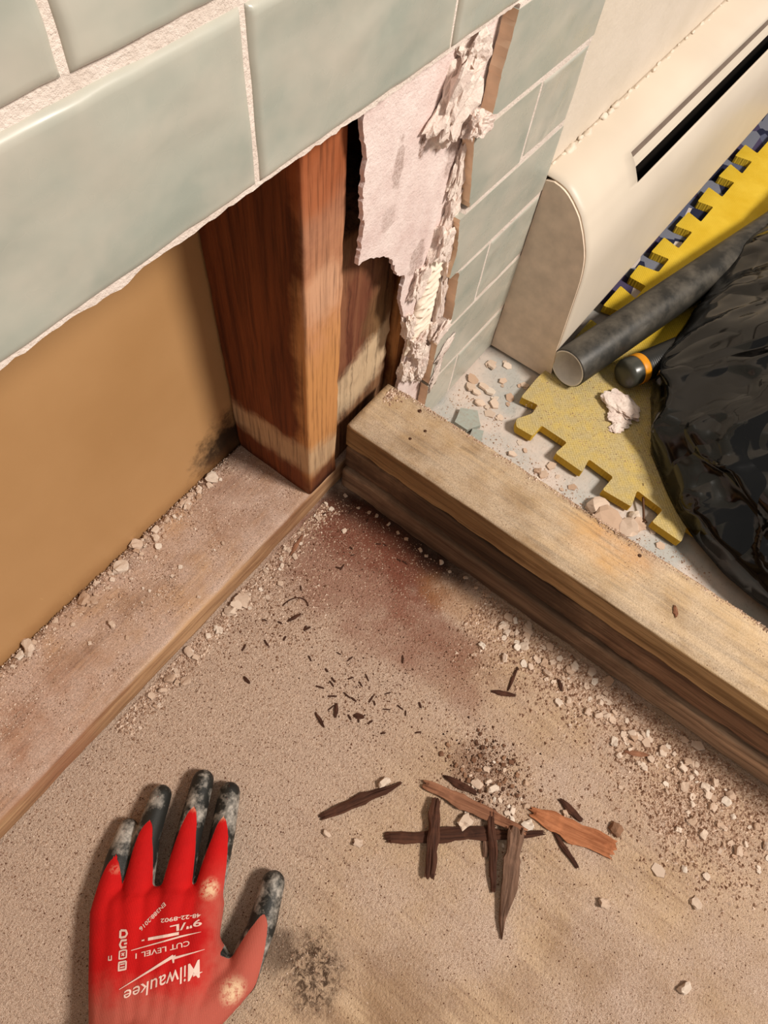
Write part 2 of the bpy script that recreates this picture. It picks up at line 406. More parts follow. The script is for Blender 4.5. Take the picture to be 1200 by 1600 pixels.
HG, VG = .0055, .0035
def row(z0, z1, xs, seed):
    for i in range(len(xs) - 1):
        tile((xs[i] + VG / 2, xs[i + 1] - VG / 2, z0, z1), seed=seed + i)
row(ZT + .002, .5075, [-.425, -.265, -.105, .055, .2145, .285], 1)
row(.513, .583, [-.503, -.343, -.183, -.023, .137, .285], 11)
row(.5885, .6585, [-.425, -.265, -.105, .055, .215, .285], 21)
row(.664, .734, [-.343, -.183, -.023, .137, .285], 31)
row(.7395, .81, [-.265, -.105, .055, .215, .285], 41)
def btile(left_pts, x1, z0, z1, seed):
    lp = ragged(left_pts, .0028, .0013, seed, closed=False)
    tile(lp + [(x1, z0), (x1, z1)], broken=True, seed=seed)
btile([(.1306, .4315), (.130, .416), (.1266, .398), (.1276, .372), (.1262, .3655)], .2835, .3655, .4315, 1)
btile([(.1072, .3605), (.1132, .3362), (.119, .315), (.124, .2955)], .2018, .2955, .3605, 2)
tile((.2048, .2835, .2955, .3605), seed=51)
btile([(.1125, .2905), (.120, .257), (.1164, .2285), (.1185, .2265)], .2835, .2265, .2905, 3)
btile([(.1346, .2215), (.139, .19), (.1425, .165), (.1415, .1505)], .1862, .1505, .2215, 4)
tile((.1892, .2835, .1505, .2215), seed=53)
btile([(.128, .1455), (.123, .137), (.1236, .09), (.1242, .0755)], .2835, .0755, .1455, 5)
btile([(.1243, .0705), (.126, .046), (.1250, .003)], .1815, .003, .0705, 6)
tile((.1845, .2835, .003, .0705), seed=55)

# ---- torn mortar along the break
g = G('mortar'); p = g.pos(); a = g.noise(p, 50, 5, .65); b = g.noise(p, 420, 4, .7)
col = g.mix(g.ramp(a, [(.3, 0.), (.65, 1.)]), (214, 192, 182), (240, 224, 212))
col = g.mix(g.ramp(b, [(.58, 0.), (.72, .5)]), col, (150, 122, 106))
MAT['mortar'] = g.out(col, .95, g.bump(b, .7, .0015), .1)
# combed adhesive with trowel ridges
V = []; nu, nv = 10, 96
c00, c10, c01, c11 = Vector((.0790, -.0130, .150)), Vector((.1160, -.0130, .150)), Vector((.0880, -.0130, .252)), Vector((.1205, -.0130, .252))
for j in range(nv + 1):
    for i in range(nu + 1):
        u, v = i / nu, j / nv
        p_ = (c00 * (1 - u) + c10 * u) * (1 - v) + (c01 * (1 - u) + c11 * u) * v
        e = min(1, min(u, 1 - u) * 6) * min(1, min(v, 1 - v) * 12)
        rid = max(0, math.sin((v * 13 + .35 * math.sin(u * 2.6)) * 2 * math.pi)) ** .7
        wob = .0012 * noise.noise(Vector((u * 5, v * 14, 2.)))
        V.append((p_.x + wob * 2, p_.y - e * (.0024 + .0022 * rid) + wob, p_.z + wob * 2))
Fc = [(j * (nu + 1) + i, j * (nu + 1) + i + 1, (j + 1) * (nu + 1) + i + 1, (j + 1) * (nu + 1) + i) for j in range(nv) for i in range(nu)]
g = G('combed_adhesive'); p = g.pos(); a = g.noise(p, 90, 4)
MAT['adhesive'] = g.out(g.mix(g.ramp(a, [(.3, 0.), (.7, 1.)]), (226, 206, 186), (244, 230, 214)), .9, g.bump(g.noise(p, 500, 3), .4, .001), .1)
rb = mk('combed_adhesive', V, Fc, MAT['adhesive'], wall, smooth=True, label='cream tile adhesive with comb ridges')
sm = rb.modifiers.new('thick', 'SOLIDIFY'); sm.thickness = .002; sm.offset = -1
def Ry(a): return Matrix.Rotation(math.radians(a), 3, 'Y')
lumps = [((.0835, -.0165, .394), (.0165, .0075, .028), 40, 1), ((.098, -.0165, .4175), (.014, .005, .011), 40, 2), ((.109, -.0235, .369), (.012, .006, .0075), 20, 3), ((.1005, -.0215, .3715), (.006, .005, .008), 10, 4),
         ((.112, -.0145, .330), (.009, .004, .020), 12, 5), ((.111, -.0145, .295), (.008, .004, .016), 5, 6), ((.103, -.0165, .271), (.0095, .006, .0155), 14, 7), ((.117, -.016, .262), (.004, .003, .02), 6, 8),
         ((.1205, -.017, .235), (.005, .0035, .011), 0, 9), ((.080, -.0145, .243), (.010, .0045, .014), 20, 10), ((.0735, -.0140, .196), (.0055, .005, .016), -12, 11), ((.1265, -.0150, .190), (.0060, .0035, .028), -4, 12),
         ((.092, -.0165, .158), (.0085, .006, .013), 0, 13), ((.100, -.017, .132), (.008, .006, .020), -8, 14), ((.092, -.0155, .118), (.006, .005, .010), 10, 15), ((.106, -.0175, .112), (.0065, .0055, .017), -4, 16),
         ((.082, -.0125, .128), (.0045, .004, .013), 0, 17), ((.118, -.015, .110), (.007, .003, .026), 0, 18), ((.1195, -.0155, .155), (.005, .0035, .010), 8, 19), ((.128, -.0235, .152), (.012, .0025, .006), -25, 20)]
for (c, s_, an, sd) in lumps:
    mk('mortar_lump', *rock(c, s_, sd, 4, .52, Ry(an), 2.0, True), MAT['mortar'], wall, smooth=False)
# crumbly dab of set mortar smeared on the lowest tiles
mk('mortar_smear', *rock((.142, -.0246, .117), (.018, .0012, .009), 33, 4, .5, Ry(-32), 2.4), MAT['mortar'], wall, smooth=True)
mk('mortar_smear', *rock((.134, -.0246, .082), (.008, .001, .022), 37, 4, .6, Ry(8), 2.4), MAT['mortar'], wall, smooth=True)

# ---- painted wall and skirting of paint beyond the tile
g = G('cream_paint'); p = g.pos(); a = g.noise(p, 120, 4, .6); b = g.noise(p, 12, 4)
col = g.mix(g.ramp(b, [(.3, 0.), (.7, 1.)]), (212, 198, 180), (224, 210, 194))
MAT['paint'] = g.out(col, .6, g.bump(a, .3, .002), .3)
mk('wall_painted', *box(.2845, 1.7, -.017, .0, .0, TOPZ), MAT['paint'], kind='structure', label='cream painted wall beyond the edge of the tiling')
# crumbled caulk line on top of the heater
for k in range(34):
    x = .30 + .62 * (k / 34) ** 1.3 + rnd.uniform(-.006, .006); dense = abs(x - .40) < .07
    s_ = rnd.uniform(.0018, .0045) * (1.35 if dense else .7)
    mk('caulk_crumb', *rock((x, -.0185 - rnd.uniform(0, .003), .2395 + rnd.uniform(-.001, .003)), (s_ * 1.9, s_ * .8, s_ * .9), k, 2, .5), MAT['paint'],
       bpy.data.objects['wall_painted'], smooth=True)

# ================================================================== FRAMING
MAT['plate'] = wood('plate_wood', 0, (140, 100, 70), (200, 160, 120), dust=.95, dustc=(206, 176, 158), seed=3,
                    stain_or_light=[((-.10, .05, .038), .07, (1, .8, 1), (112, 60, 44), .5), ((-.38, .03, .038), .07, (.7, 1, 1), (150, 92, 72), .5)])
mk('bottom_plate', *lumber(-1.1, .10, 0.0, .0995, 0.0, .0372, 0, .006, .008, .0007, 2, .004), MAT['plate'], smooth=True,
   label='dusty wooden sole plate lying along the foot of the drywall', cat='lumber')
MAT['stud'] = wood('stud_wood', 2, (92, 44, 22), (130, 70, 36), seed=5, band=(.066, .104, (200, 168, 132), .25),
                   stain_or_light=[((-.028, -.002, .20), .16, (.3, 8, .8), (206, 146, 90), .85), ((-.028, -.002, .33), .10, (.3, 14, .8), (196, 140, 110), .6), ((-.028, 0, .05), .03, (1, 1, .9), (88, 46, 30), .8), ((-.028, 0, .30), .03, (1, 3, .8), (214, 170, 140), .5), ((-.028, 0, .40), .05, (1, 3, 1), (160, 84, 44), .7)])  # pale front blobs: abraded wood plus painted-in light; the shaded side stays dark
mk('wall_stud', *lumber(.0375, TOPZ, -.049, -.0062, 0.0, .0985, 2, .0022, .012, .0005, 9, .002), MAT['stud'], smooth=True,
   label='orange-brown upright stud standing on the sole plate', cat='lumber')
MAT['rot'] = wood('rotten_wood', 2, (74, 42, 28), (158, 116, 82), seed=15, band=(.105, .165, (212, 186, 152), -.35),
                  stain_or_light=[((.02, 0, .22), .06, (1, 1, .6), (112, 56, 40), .6), ((.06, 0, .20), .03, (1, 1, .4), (120, 96, 60), .5)])
pr_ = lumber(.0375, .322, -.0005, .082, .008, .096, 2, .0035, .006, .0022, 4, .004)
mk('corner_stud', *pr_, MAT['rot'], smooth=True, label='rotted corner stud remnant behind the torn cement board', cat='lumber')
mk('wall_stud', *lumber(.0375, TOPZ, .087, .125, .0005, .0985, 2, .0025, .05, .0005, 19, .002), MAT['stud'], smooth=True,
   label='stud hidden in shadow behind the torn cement board', cat='lumber')

curb = empty('shower_curb', (WC / 2, -.55, 0), label='shower curb of three stacked timbers running out from the wall', cat='curb')
MAT['curb1'] = wood('curb_top_wood', 1, (130, 100, 66), (200, 166, 120), dust=.55, dustc=(224, 202, 176), seed=21,
                    stain_or_light=[((.062, -.285, .114), .03, (1.3, .6, 1), (138, 84, 56), .7), ((.05, -.27, .114), .035, (1, .6, 1), (214, 160, 92), .6), ((.0, -.1, .10), .09, (1, .5, 1), (104, 74, 46), .5)])
MAT['curb2'] = wood('curb_mid_wood', 1, (92, 70, 54), (176, 142, 112), seed=27, stain_or_light=[((0, -.17, .06), .13, (1, .6, 1), (44, 31, 24), .75), ((0, -.42, .06), .10, (1, .6, 1), (120, 86, 66), .5)])
MAT['curb3'] = wood('curb_low_wood', 1, (116, 92, 74), (200, 168, 138), seed=33, stain_or_light=[((0, -.2, .03), .14, (1, .6, 1), (74, 54, 42), .65)])
top_plank = mk('plank', *lumber(-1.2, -.0055, 0.0015, WC, .0782, .114, 1, .0022, .006, .0005, 31, .0030), MAT['curb1'], curb, smooth=True, label='pale dusty top plank')
mk('plank', *lumber(-1.2, -.006, .0022, WC - .001, .0400, .0752, 1, .0028, .006, .0010, 37, .003), MAT['curb2'], curb, smooth=True, label='dark rotten middle plank')
mk('plank', *lumber(-1.2, -.006, -.0020, WC - .001, .0005, .0370, 1, .0034, .006, .0010, 41, .003), MAT['curb3'], curb, smooth=True, label='weathered bottom plank')
# top plank runs on to the wall, worn at its tip
MAT['nail'] = plain('rusty_steel', (96, 66, 46), .45, .5, Metallic=.7)
def nailhead(x, y, r=.0022):
    V, Fc = tube([(x, y, .1125), (x, y, .1142), (x, y, .1146)], [r, r, r * .7], 12); mk('nail_head', V, Fc, MAT['nail'], top_plank)
for (x, y) in ((.061, -.050), (.045, -.068), (.028, -.062), (.060, -.297)): nailhead(x, y, rnd.uniform(.0014, .0024))

# ================================================================== BASEBOARD HEATER
heater = empty('baseboard_heater', (.7, -.06, 0), label='cream sheet-metal baseboard heater with a long slot along the wall', cat='heater')
g = G('heater_enamel'); p = g.pos(); a = g.noise(p, 6, 3); b = g.noise(p, 300, 2)
MAT['enamel'] = g.out(g.mix(g.ramp(a, [(.3, 0.), (.7, 1.)]), (208, 194, 176), (220, 206, 188)), .42, g.bump(b, .05, .0005), .4)
MAT['capmetal'] = plain('end_cap_enamel', (238, 216, 194), .5, .3)
MAT['dark'] = plain('dark_interior', (18, 14, 11), .9, .1)
YAW = -.022
ctrl = [(-.017, .2405), (-.037, .2395), (-.051, .2345), (-.067, .2215), (-.075, .211), (-.081, .2015), (-.09, .183), (-.0955, .160), (-.098, .136), (-.1005, .105), (-.103, .075), (-.1045, .052)]
# smooth the section with Catmull-Rom
sec = []
for i in range(len(ctrl) - 1):
    P0 = np.array(ctrl[max(i - 1, 0)]); P1 = np.array(ctrl[i]); P2 = np.array(ctrl[i + 1]); P3 = np.array(ctrl[min(i + 2, len(ctrl) - 1)])
    for t in np.linspace(0, 1, 6)[:-1]:
        sec.append(tuple(.5 * ((2 * P1) + (-P0 + P2) * t + (2 * P0 - 5 * P1 + 4 * P2 - P3) * t * t + (-P0 + 3 * P1 - 3 * P2 + P3) * t ** 3)))
sec.append(ctrl[-1]); sec.append((-.1035, .0485)); sec.append((-.098, .048))
def yw(x): return YAW * (x - .286)
xs = [.286, .30, .34, .38, .402] + list(np.linspace(.45, 1.65, 14)); ns = len(sec)
V = [(x, y + yw(x) * min(1, (-.017 - y) / .03), z) for x in xs for (y, z) in sec]; Fc = []
zu, zl = .2265, .2015
for i in range(len(xs) - 1):
    for j in range(ns - 1):
        zm = (sec[j][1] + sec[j + 1][1]) / 2
        if xs[i] >= .40 and zl < zm < zu: continue
        Fc.append((i * ns + j, i * ns + j + 1, (i + 1) * ns + j + 1, (i + 1) * ns + j))
cv = mk('cover', V, Fc, MAT['enamel'], heater, smooth=True)
so = cv.modifiers.new('sheet', 'SOLIDIFY'); so.thickness = .0012; so.offset = 0
# recessed damper blade seen in the slot
jj = [j for j in range(ns) if zl - .004 < sec[j][1] < zu + .003]
V = []; bl = [(-.0585, .2205), (-.064, .2155), (-.0680, .2125), (-.0705, .2085)]
for x in (.400, 1.65):
    for (y, z) in bl: V.append((x, y + yw(x) + .002, z - .002))
Fc = [(i, i + 1, 4 + i + 1, 4 + i) for i in range(3)]
db = mk('damper_blade', V, Fc, MAT['enamel'], heater); so = db.modifiers.new('sheet', 'SOLIDIFY'); so.thickness = .0015
MAT['slot_shade'] = plain('slot_shade_grey', (120, 104, 92), .7, .2)
V = [(x, y + yw(x), z) for x in (.4015, 1.65) for (y, z) in ((-.0588, .2268), (-.0600, .2245), (-.0640, .2205), (-.0630, .2195))]
mk('slot_shade_strip', V, [(i, i + 1, 4 + i + 1, 4 + i) for i in range(3)], MAT['slot_shade'], heater)  # grey strip painted as the shade under the slot's upper edge
V = [(x, y + yw(x), z) for x in (.39, 1.65) for (y, z) in ((-.03, .21), (-.03, .06), (-.088, .06), (-.088, .17))]
mk('slot_shade_box', V, [(0, 1, 5, 4), (1, 2, 6, 5), (2, 3, 7, 6), (0, 4, 7, 3), (0, 3, 2, 1), (4, 5, 6, 7)], MAT['dark'], heater)  # black box standing in for the deep shade inside the slot
# end cap
capo = [(-.024, .004)] + [(-.024, .2365)] + [(y + .0004, z - .0012) for (y, z) in sec[4:-2:2]] + [(-.106, .04), (-.1125, .004)]
V, Fc = prism(capo, .2835, .2875, 'yz'); mk('end_cap', V, Fc, MAT['capmetal'], heater)
V = [(x, y + yw(x), z) for x in (.29, 1.65) for (y, z) in ((-.02, .003), (-.02, .045), (-.024, .045), (-.024, .003))]
mk('back_panel', V, [(0, 1, 5, 4), (1, 2, 6, 5), (2, 3, 7, 6), (3, 0, 4, 7), (0, 3, 2, 1), (4, 5, 6, 7)], MAT['enamel'], heater)

# ================================================================== THINGS ON THE BATHROOM FLOOR
# patterned rug
g = G('rug_pattern'); p = g.pos(); v1 = g.vor(g.map(p, sc=(1, 1.4, 1), rot=(0, 0, .6)), 22, 'F1', 1)
hs = g.n('ShaderNodeSeparateColor'); g.put(hs.inputs[0], v1)
cr_ = g.ramp(hs.outputs[0], [(.0, (44, 46, 66)), (.22, (92, 96, 118)), (.42, (120, 122, 134)), (.6, (206, 192, 182)), (.78, (78, 70, 96)), (.9, (58, 70, 104))], 'CONSTANT')
wv = g.noise(p, 800, 2)
MAT['rug'] = g.out(cr_, .95, g.bump(wv, .4, .001), .05)
mk('patterned_rug', *prism(ragged([(.452, -.093), (1.55, -.122), (1.55, -.9), (.50, -.9)], .02, .001, 2), .0003, .0035, 'xy'), MAT['rug'],
   label='blue-grey geometric patterned rug peeking out below the heater', cat='rug')

# interlocking foam mat
g = G('yellow_foam'); p = g.pos(); v = g.xyz(p)
chk = g.m('MULTIPLY', g.m('SINE', g.m('MULTIPLY', v[0], 1500)), g.m('SINE', g.m('MULTIPLY', v[1], 1500)))
n1 = g.noise(p, 24, 5, .6); n2 = g.noise(p, 900, 2, .6); n3 = g.noise(p, 60, 4, .65)
up = g.step(g.xyz(g.nor())[2], .5, .9)
reach = g.step(g.m('ADD', v[0], g.m('MULTIPLY', g.m('SUBTRACT', n1, .5), .12)), .44, .30)
d = g.m('MULTIPLY', g.m('MULTIPLY', up, reach), g.ramp(n3, [(.3, .62), (.6, .96)]))
col = g.mix(g.ramp(n1, [(.3, 0.), (.7, 1.)]), (208, 170, 40), (222, 188, 62))
col = g.mix(g.m('MULTIPLY', g.m('SUBTRACT', 1, up), reach), col, (200, 164, 58))
col = g.mix(d, col, g.mix(g.ramp(n2, [(.3, 0.), (.7, 1.)]), (160, 142, 98), (196, 178, 134)))
MAT['foam'] = g.out(col, .85, g.bump(g.m('ADD', g.m('MULTIPLY', chk, .3), g.m('MULTIPLY', n2, .25)), .5, .0016), .15)
near = [(.300, -.1035), (.266, -.1003), (.2271, -.1002), (.2308, -.1223), (.2150, -.1235), (.1956, -.1125), (.1858, -.1185), (.1870, -.1408), (.2073, -.141), (.2059, -.177), (.1837, -.1735), (.1815, -.2112), (.2023, -.2085), (.1990, -.2425), (.1757, -.2405), (.1775, -.277), (.201, -.2725), (.197, -.307), (.175, -.304), (.173, -.341), (.196, -.338), (.194, -.70)]
far_ = [(1.08, -.70), (1.075, -.148), (.9179, -.1425), (.926, -.118), (.884, -.1165), (.890, -.1440), (.8477, -.1435), (.8575, -.1194), (.8130, -.1167), (.8170, -.1425), (.7690, -.1415), (.7762, -.1156), (.7310, -.1162), (.7360, -.1405), (.6900, -.1395), (.6978, -.1155), (.6540, -.1134), (.6590, -.1390), (.6118, -.1380), (.6186, -.1116), (.5765, -.1103), (.5810, -.1370), (.5460, -.1365), (.5400, -.1087), (.5080, -.1092), (.5080, -.1350), (.4760, -.1340), (.4840, -.1075), (.4335, -.1062), (.4400, -.1320), (.395, -.131), (.400, -.1055), (.355, -.1045), (.360, -.130), (.318, -.129)]
def roundpoly(P, r=.0028):
    out = []; n = len(P)
    for i in range(n):
        a, b, c = Vector(P[i - 1]), Vector(P[i]), Vector(P[(i + 1) % n])
        u = (a - b); w = (c - b); l = min(r, u.length * .4, w.length * .4); p0 = b + u.normalized() * l; p2 = b + w.normalized() * l
        for t in (0, .33, .67, 1): out.append(tuple(p0 * (1 - t) ** 2 + b * 2 * t * (1 - t) + p2 * t * t))
    return out
mk('foam_mat', *prism(roundpoly(near + far_), .0038, .0150, 'xy'), MAT['foam'], origin=(.6, -.4, .0038),
   label='yellow interlocking foam floor mat, dusty at the near corner', cat='mat')

# black pipe with pale inside
def cyl(name, a, b, prof, mat, parent=None, n=40, **tg):
    """lathe: prof = [(t along a-b in metres, radius)]"""
    a = Vector(a); b = Vector(b); t = (b - a).normalized(); u = t.cross(Vector((0, 0, 1))).normalized(); w = t.cross(u)
    V = []
    for (s_, r) in prof:
        for j in range(n):
            q = 2 * math.pi * j / n; V.append(tuple(a + t * s_ + r * (math.cos(q) * u + math.sin(q) * w)))
    Fc = [(i * n + j, i * n + (j + 1) % n, (i + 1) * n + (j + 1) % n, (i + 1) * n + j) for i in range(len(prof) - 1) for j in range(n)]
    bm = bmesh.new(); vs = [bm.verts.new(v) for v in V]
    for f in Fc: bm.faces.new([vs[i] for i in f])
    bmesh.ops.remove_doubles(bm, verts=bm.verts[:], dist=1e-6)
    V, Fc = bm_out(bm); return mk(name, V, Fc, mat, parent, smooth=True, **tg)
g = G('black_pipe_plastic'); p = g.pos(); a = g.noise(p, 30, 5, .65); b = g.noise(p, 300, 3)
dd = g.m('MULTIPLY', g.ramp(a, [(.42, 0.), (.7, .5)]), g.step(g.xyz(g.nor())[2], -.1, .8))
MAT['pipe'] = g.out(g.mix(dd, (38, 36, 32), (120, 112, 100)), .42, g.bump(b, .12, .0008), .4)
MAT['pipein'] = plain('pipe_lining', (248, 242, 234), .5, .3)
PA, PB = Vector((.2800, -.1262, .0402)), Vector((.86, -.266, .0402)); PR = .0250; PL = (PB - PA).length
pipe = empty('drain_pipe', tuple((PA + PB) / 2 - Vector((0, 0, PR))), label='black plastic pipe with a pale inside lying on the foam mat', cat='pipe')
cyl('pipe_wall', PA, PB, [(0, PR - .0015), (.0006, PR - .0003), (.0016, PR), (PL, PR)], MAT['pipe'], pipe)
cyl('lining', PA, PB, [(.0, PR - .0014), (-.0003, PR - .0022), (.0003, PR - .0032), (PL, PR - .0032)], MAT['pipein'], pipe)

# black handle with an orange ring
TA, TB = Vector((.322, -.1835, .0345)), Vector((.50, -.264, .0345)); TR = .0185; TL = (TB - TA).length
torch = empty('tool_handle', tuple((TA + TB) / 2 - Vector((0, 0, TR))), label='black ribbed tool handle with an orange ring beside the bin bag', cat='tool')
MAT['handle'] = plain('black_rubber', (34, 33, 30), .45, .4)
MAT['orange'] = plain('orange_plastic', (232, 150, 14), .4, .4)
MAT['grey'] = plain('grey_plastic', (66, 66, 58), .3, .5)
cyl('end_cap', TA, TB, [(0, 0), (.0004, TR * .6), (.0022, TR * .88), (.006, TR), (.0185, TR)], MAT['grey'], torch)
cyl('ring', TA, TB, [(.0185, TR * .9), (.0185, TR * 1.02), (.0200, TR * 1.04), (.0270, TR * 1.04), (.0285, TR * 1.02), (.0285, TR * .9)], MAT['orange'], torch)
pf = [(.0285, TR * .92)]; t = .030
while t < TL: pf += [(t, TR * .98), (t + .001, TR * 1.0), (t + .002, TR * .965)]; t += .003
pf += [(TL, TR * .9), (TL, 0)]
cyl('grip', TA, TB, pf, MAT['handle'], torch)

# black bin bag
g = G('black_polythene'); p = g.pos(); a = g.noise(p, 16, 3, .5, 1.5); b = g.noise(p, 420, 4, .7); c_ = g.noise(p, 9, 4)
crs = g.m('ADD', g.m('ABSOLUTE', g.m('SUBTRACT', g.noise(p, 7, 1, .4, .3), .5)), g.m('MULTIPLY', g.m('ABSOLUTE', g.m('SUBTRACT', g.noise(g.map(p, loc=(3, 1, 7)), 19, 1, .4, .2), .5)), .3))
dust_ = g.m('MULTIPLY', g.ramp(b, [(.62, 0.), (.72, .5)]), g.ramp(c_, [(.5, 0.), (.6, .6)]))
MAT['bag'] = g.out(g.mix(dust_, (5, 5, 5), (60, 54, 48)), g.ramp(a, [(.3, .08), (.75, .20)]), g.bump(crs, 1.0, .040), .42)
foot = [(.470, -.2150), (.395, -.2130), (.330, -.2250), (.275, -.2520), (.222, -.2920), (.186, -.3400), (.165, -.3960), (.158, -.46), (.15, -.55), (.17, -.68), (.28, -.80), (.5, -.86), (.75, -.82), (.93, -.7), (.99, -.5), (.95, -.32), (.85, -.232), (.70, -.2130), (.58, -.2110)]
fp = []
n = len(foot)
for i in range(n):
    P0, P1, P2, P3 = (np.array(foot[(i + k) % n]) for k in (-1, 0, 1, 2))
    for t in np.linspace(0, 1, 13)[:-1]: fp.append(.5 * ((2 * P1) + (-P0 + P2) * t + (2 * P0 - 5 * P1 + 4 * P2 - P3) * t * t + (-P0 + 3 * P1 - 3 * P2 + P3) * t ** 3))
cen = np.array([.56, -.52]); V = []; NL = 64
def ridge(x): return 1 - abs(x)
for k in range(NL + 1):
    s_ = k / NL
    # section: wall of the bag bulges, then rolls over to a slumped top
    if s_ < .62: q = s_ / .62; z = .016 + .19 * q; sc = 1 + .03 * math.sin(min(1, q / .6) * math.pi) - .60 * max(0, q - .16) ** 1.1
    else: q = (s_ - .62) / .38; z = .206 + .07 * math.sin(q * math.pi / 2); sc = (1 - .60 * .84 ** 1.1) * (1 - q) ** .9 + 1e-4
    for i, f in enumerate(fp):
        d = f - cen; a = i / len(fp) * 2 * math.pi; x, y = cen + d * sc; pt = Vector((x, y, z))
        up_ = min(1, z / .08)
        w1 = ridge(2.0 * noise.noise(Vector((pt.x * 7, pt.y * 7, pt.z * 5)) + Vector((4.2, 1, 2)))) ** 2; w2 = ridge(2.4 * noise.noise(Vector((pt.x * 16, pt.y * 16, pt.z * 8)) + Vector((8, 3, 1)))) ** 4
        w3_ = ridge(2 * noise.noise(pt * 52 + Vector((1, 7, 5)))) ** 2
        push = (.034 * w1 + .014 * w2 - .026) * up_
        dn = d / np.linalg.norm(d); ins = min(1, sc)
        # the side along the heater stays flat so that it does not lean over the pipe
        flatk = .35 if (f[1] > -.235 and f[0] > .34) else 1
        x += dn[0] * push * ins * flatk; y += dn[1] * push * ins * flatk; z2 = z + (push * 1.2 if s_ > .5 else 0)
        V.append((x, y, max(.0155, z2)))
m_ = len(fp); Fc = [(k * m_ + i, k * m_ + (i + 1) % m_, (k + 1) * m_ + (i + 1) % m_, (k + 1) * m_ + i) for k in range(NL) for i in range(m_)]
Fc.append(tuple(range(m_))); Fc.append(tuple(NL * m_ + i for i in range(m_)))
bm = bmesh.new(); vs = [bm.verts.new(v) for v in V]
for f in Fc: bm.faces.new([vs[i] for i in f])
mk('bin_bag', *bm_out(bm), MAT['bag'], smooth=True, label='glossy crumpled black bin bag standing on the foam mat', cat='bag')

# ================================================================== RUBBLE
def colorpiece(name, stops, rough=.9, bumpy=.4):
    g = G(name); r_ = g.rand(); a = g.noise(g.obj(), 260, 4, .65)
    col = g.ramp(r_, stops); col = g.mix(g.ramp(a, [(.35, .0), (.7, .4)]), col, (150, 118, 98))
    return g.out(col, rough, g.bump(a, bumpy, .0012), .1)
MAT['crumb'] = colorpiece('plaster_crumb', [(0, (196, 164, 138)), (.35, (214, 188, 166)), (.7, (228, 206, 186)), (1, (240, 226, 210))])
MAT['crumbdark'] = colorpiece('brown_crumb', [(0, (70, 42, 30)), (.5, (112, 76, 56)), (1, (150, 112, 86))])
MAT['shard'] = colorpiece('grey_green_shard', [(0, (150, 158, 150)), (1, (172, 178, 168))], .4, .1)
crumb_meshes = []
for k in range(10):
    V, Fc = rock((0, 0, 0), (1, rnd.uniform(.6, .95), rnd.uniform(.4, .7)), k + 50, 2, .55, None, 1.2, True)
    me = bpy.data.meshes.new('crumb'); me.from_pydata(V, [], Fc); me.materials.append(MAT['crumb']); me.update(); crumb_meshes.append(me)
slab_meshes = []
for k in range(5):
    n = rnd.randint(5, 7); poly = [((1 + rnd.uniform(-.25, .15)) * math.cos(2 * math.pi * i / n + rnd.uniform(-.2, .2)), .75 * (1 + rnd.uniform(-.25, .15)) * math.sin(2 * math.pi * i / n + rnd.uniform(-.2, .2))) for i in range(n)]
    V, Fc = prism(ragged(poly, .25, .06, k), -.16, .16, 'xy'); me = bpy.data.meshes.new('flake'); me.from_pydata(V, [], Fc); me.materials.append(MAT['crumb']); me.update(); slab_meshes.append(me)
def crumb(x, y, z, r, label, group, flat=False, name='plaster_crumb', mat=None, cat='rubble', el=1.0):
    me = rnd.choice(slab_meshes if flat else crumb_meshes)
    if mat is not None:
        key = me.name + mat.name
        if key not in MAT: MAT[key] = me.copy(); MAT[key].materials[0] = mat
        me = MAT[key]
    o = bpy.data.objects.new(name, me); COL.objects.link(o)
    zr = (.16 if flat else .42) * r
    o.location = (x, y, z + zr); o.scale = (r * el, r, r)
    o.rotation_euler = (rnd.uniform(-.3, .3), rnd.uniform(-.3, .3), rnd.uniform(0, 6.28))
    return tagset(o, label, cat, group)
def gaus(c, s): return (rnd.gauss(c[0], s[0]), rnd.gauss(c[1], s[1]))
ORD = ['first', 'second', 'third', 'fourth', 'fifth', 'sixth', 'seventh', 'eighth', 'ninth', 'tenth', 'eleventh', 'twelfth', 'thirteenth']
# along the foot of the curb
L1 = 'pale plaster crumb in the rubble strip along the foot of the curb'
for k, (x, y) in enumerate(((-.0151, -.2356), (-.0094, -.2559), (-.0144, -.2585), (-.0144, -.2854), (-.0154, -.3159), (-.0109, -.332), (-.0175, -.3392), (-.0094, -.3496), (-.0368, -.399), (-.0383, -.4067), (-.0122, -.4358), (-.0099, -.4485))):
    crumb(x, y, 0, rnd.uniform(.0042, .0075), ORD[k] + ' large plaster flake from the corner, lying at the foot of the curb', 'large flakes by the curb', True, 'plaster_flake')
for k in range(150):
    t = rnd.random(); x, y = -.012 - abs(rnd.gauss(0, .022)) - .018 * t, -.225 - .27 * t + rnd.gauss(0, .012)
    crumb(min(x, -.007), y, 0, rnd.uniform(.0016, .0046), L1, 'plaster crumbs along the curb foot', rnd.random() < .5)
for k in range(45):
    x, y = gaus((-.075, -.485), (.02, .03)); crumb(min(x, -.008), y, 0, rnd.uniform(.0018, .0045), 'plaster crumb in the loose patch near the right edge', 'plaster crumbs in the loose patch', rnd.random() < .4)
for k in range(14):
    crumb(rnd.uniform(-.012, -.006), -.02 - k * .014 + rnd.uniform(-.004, .004), 0, rnd.uniform(.0014, .003), 'small pale crumb in the dark stain and shade by the curb', 'crumbs in the dark corner')
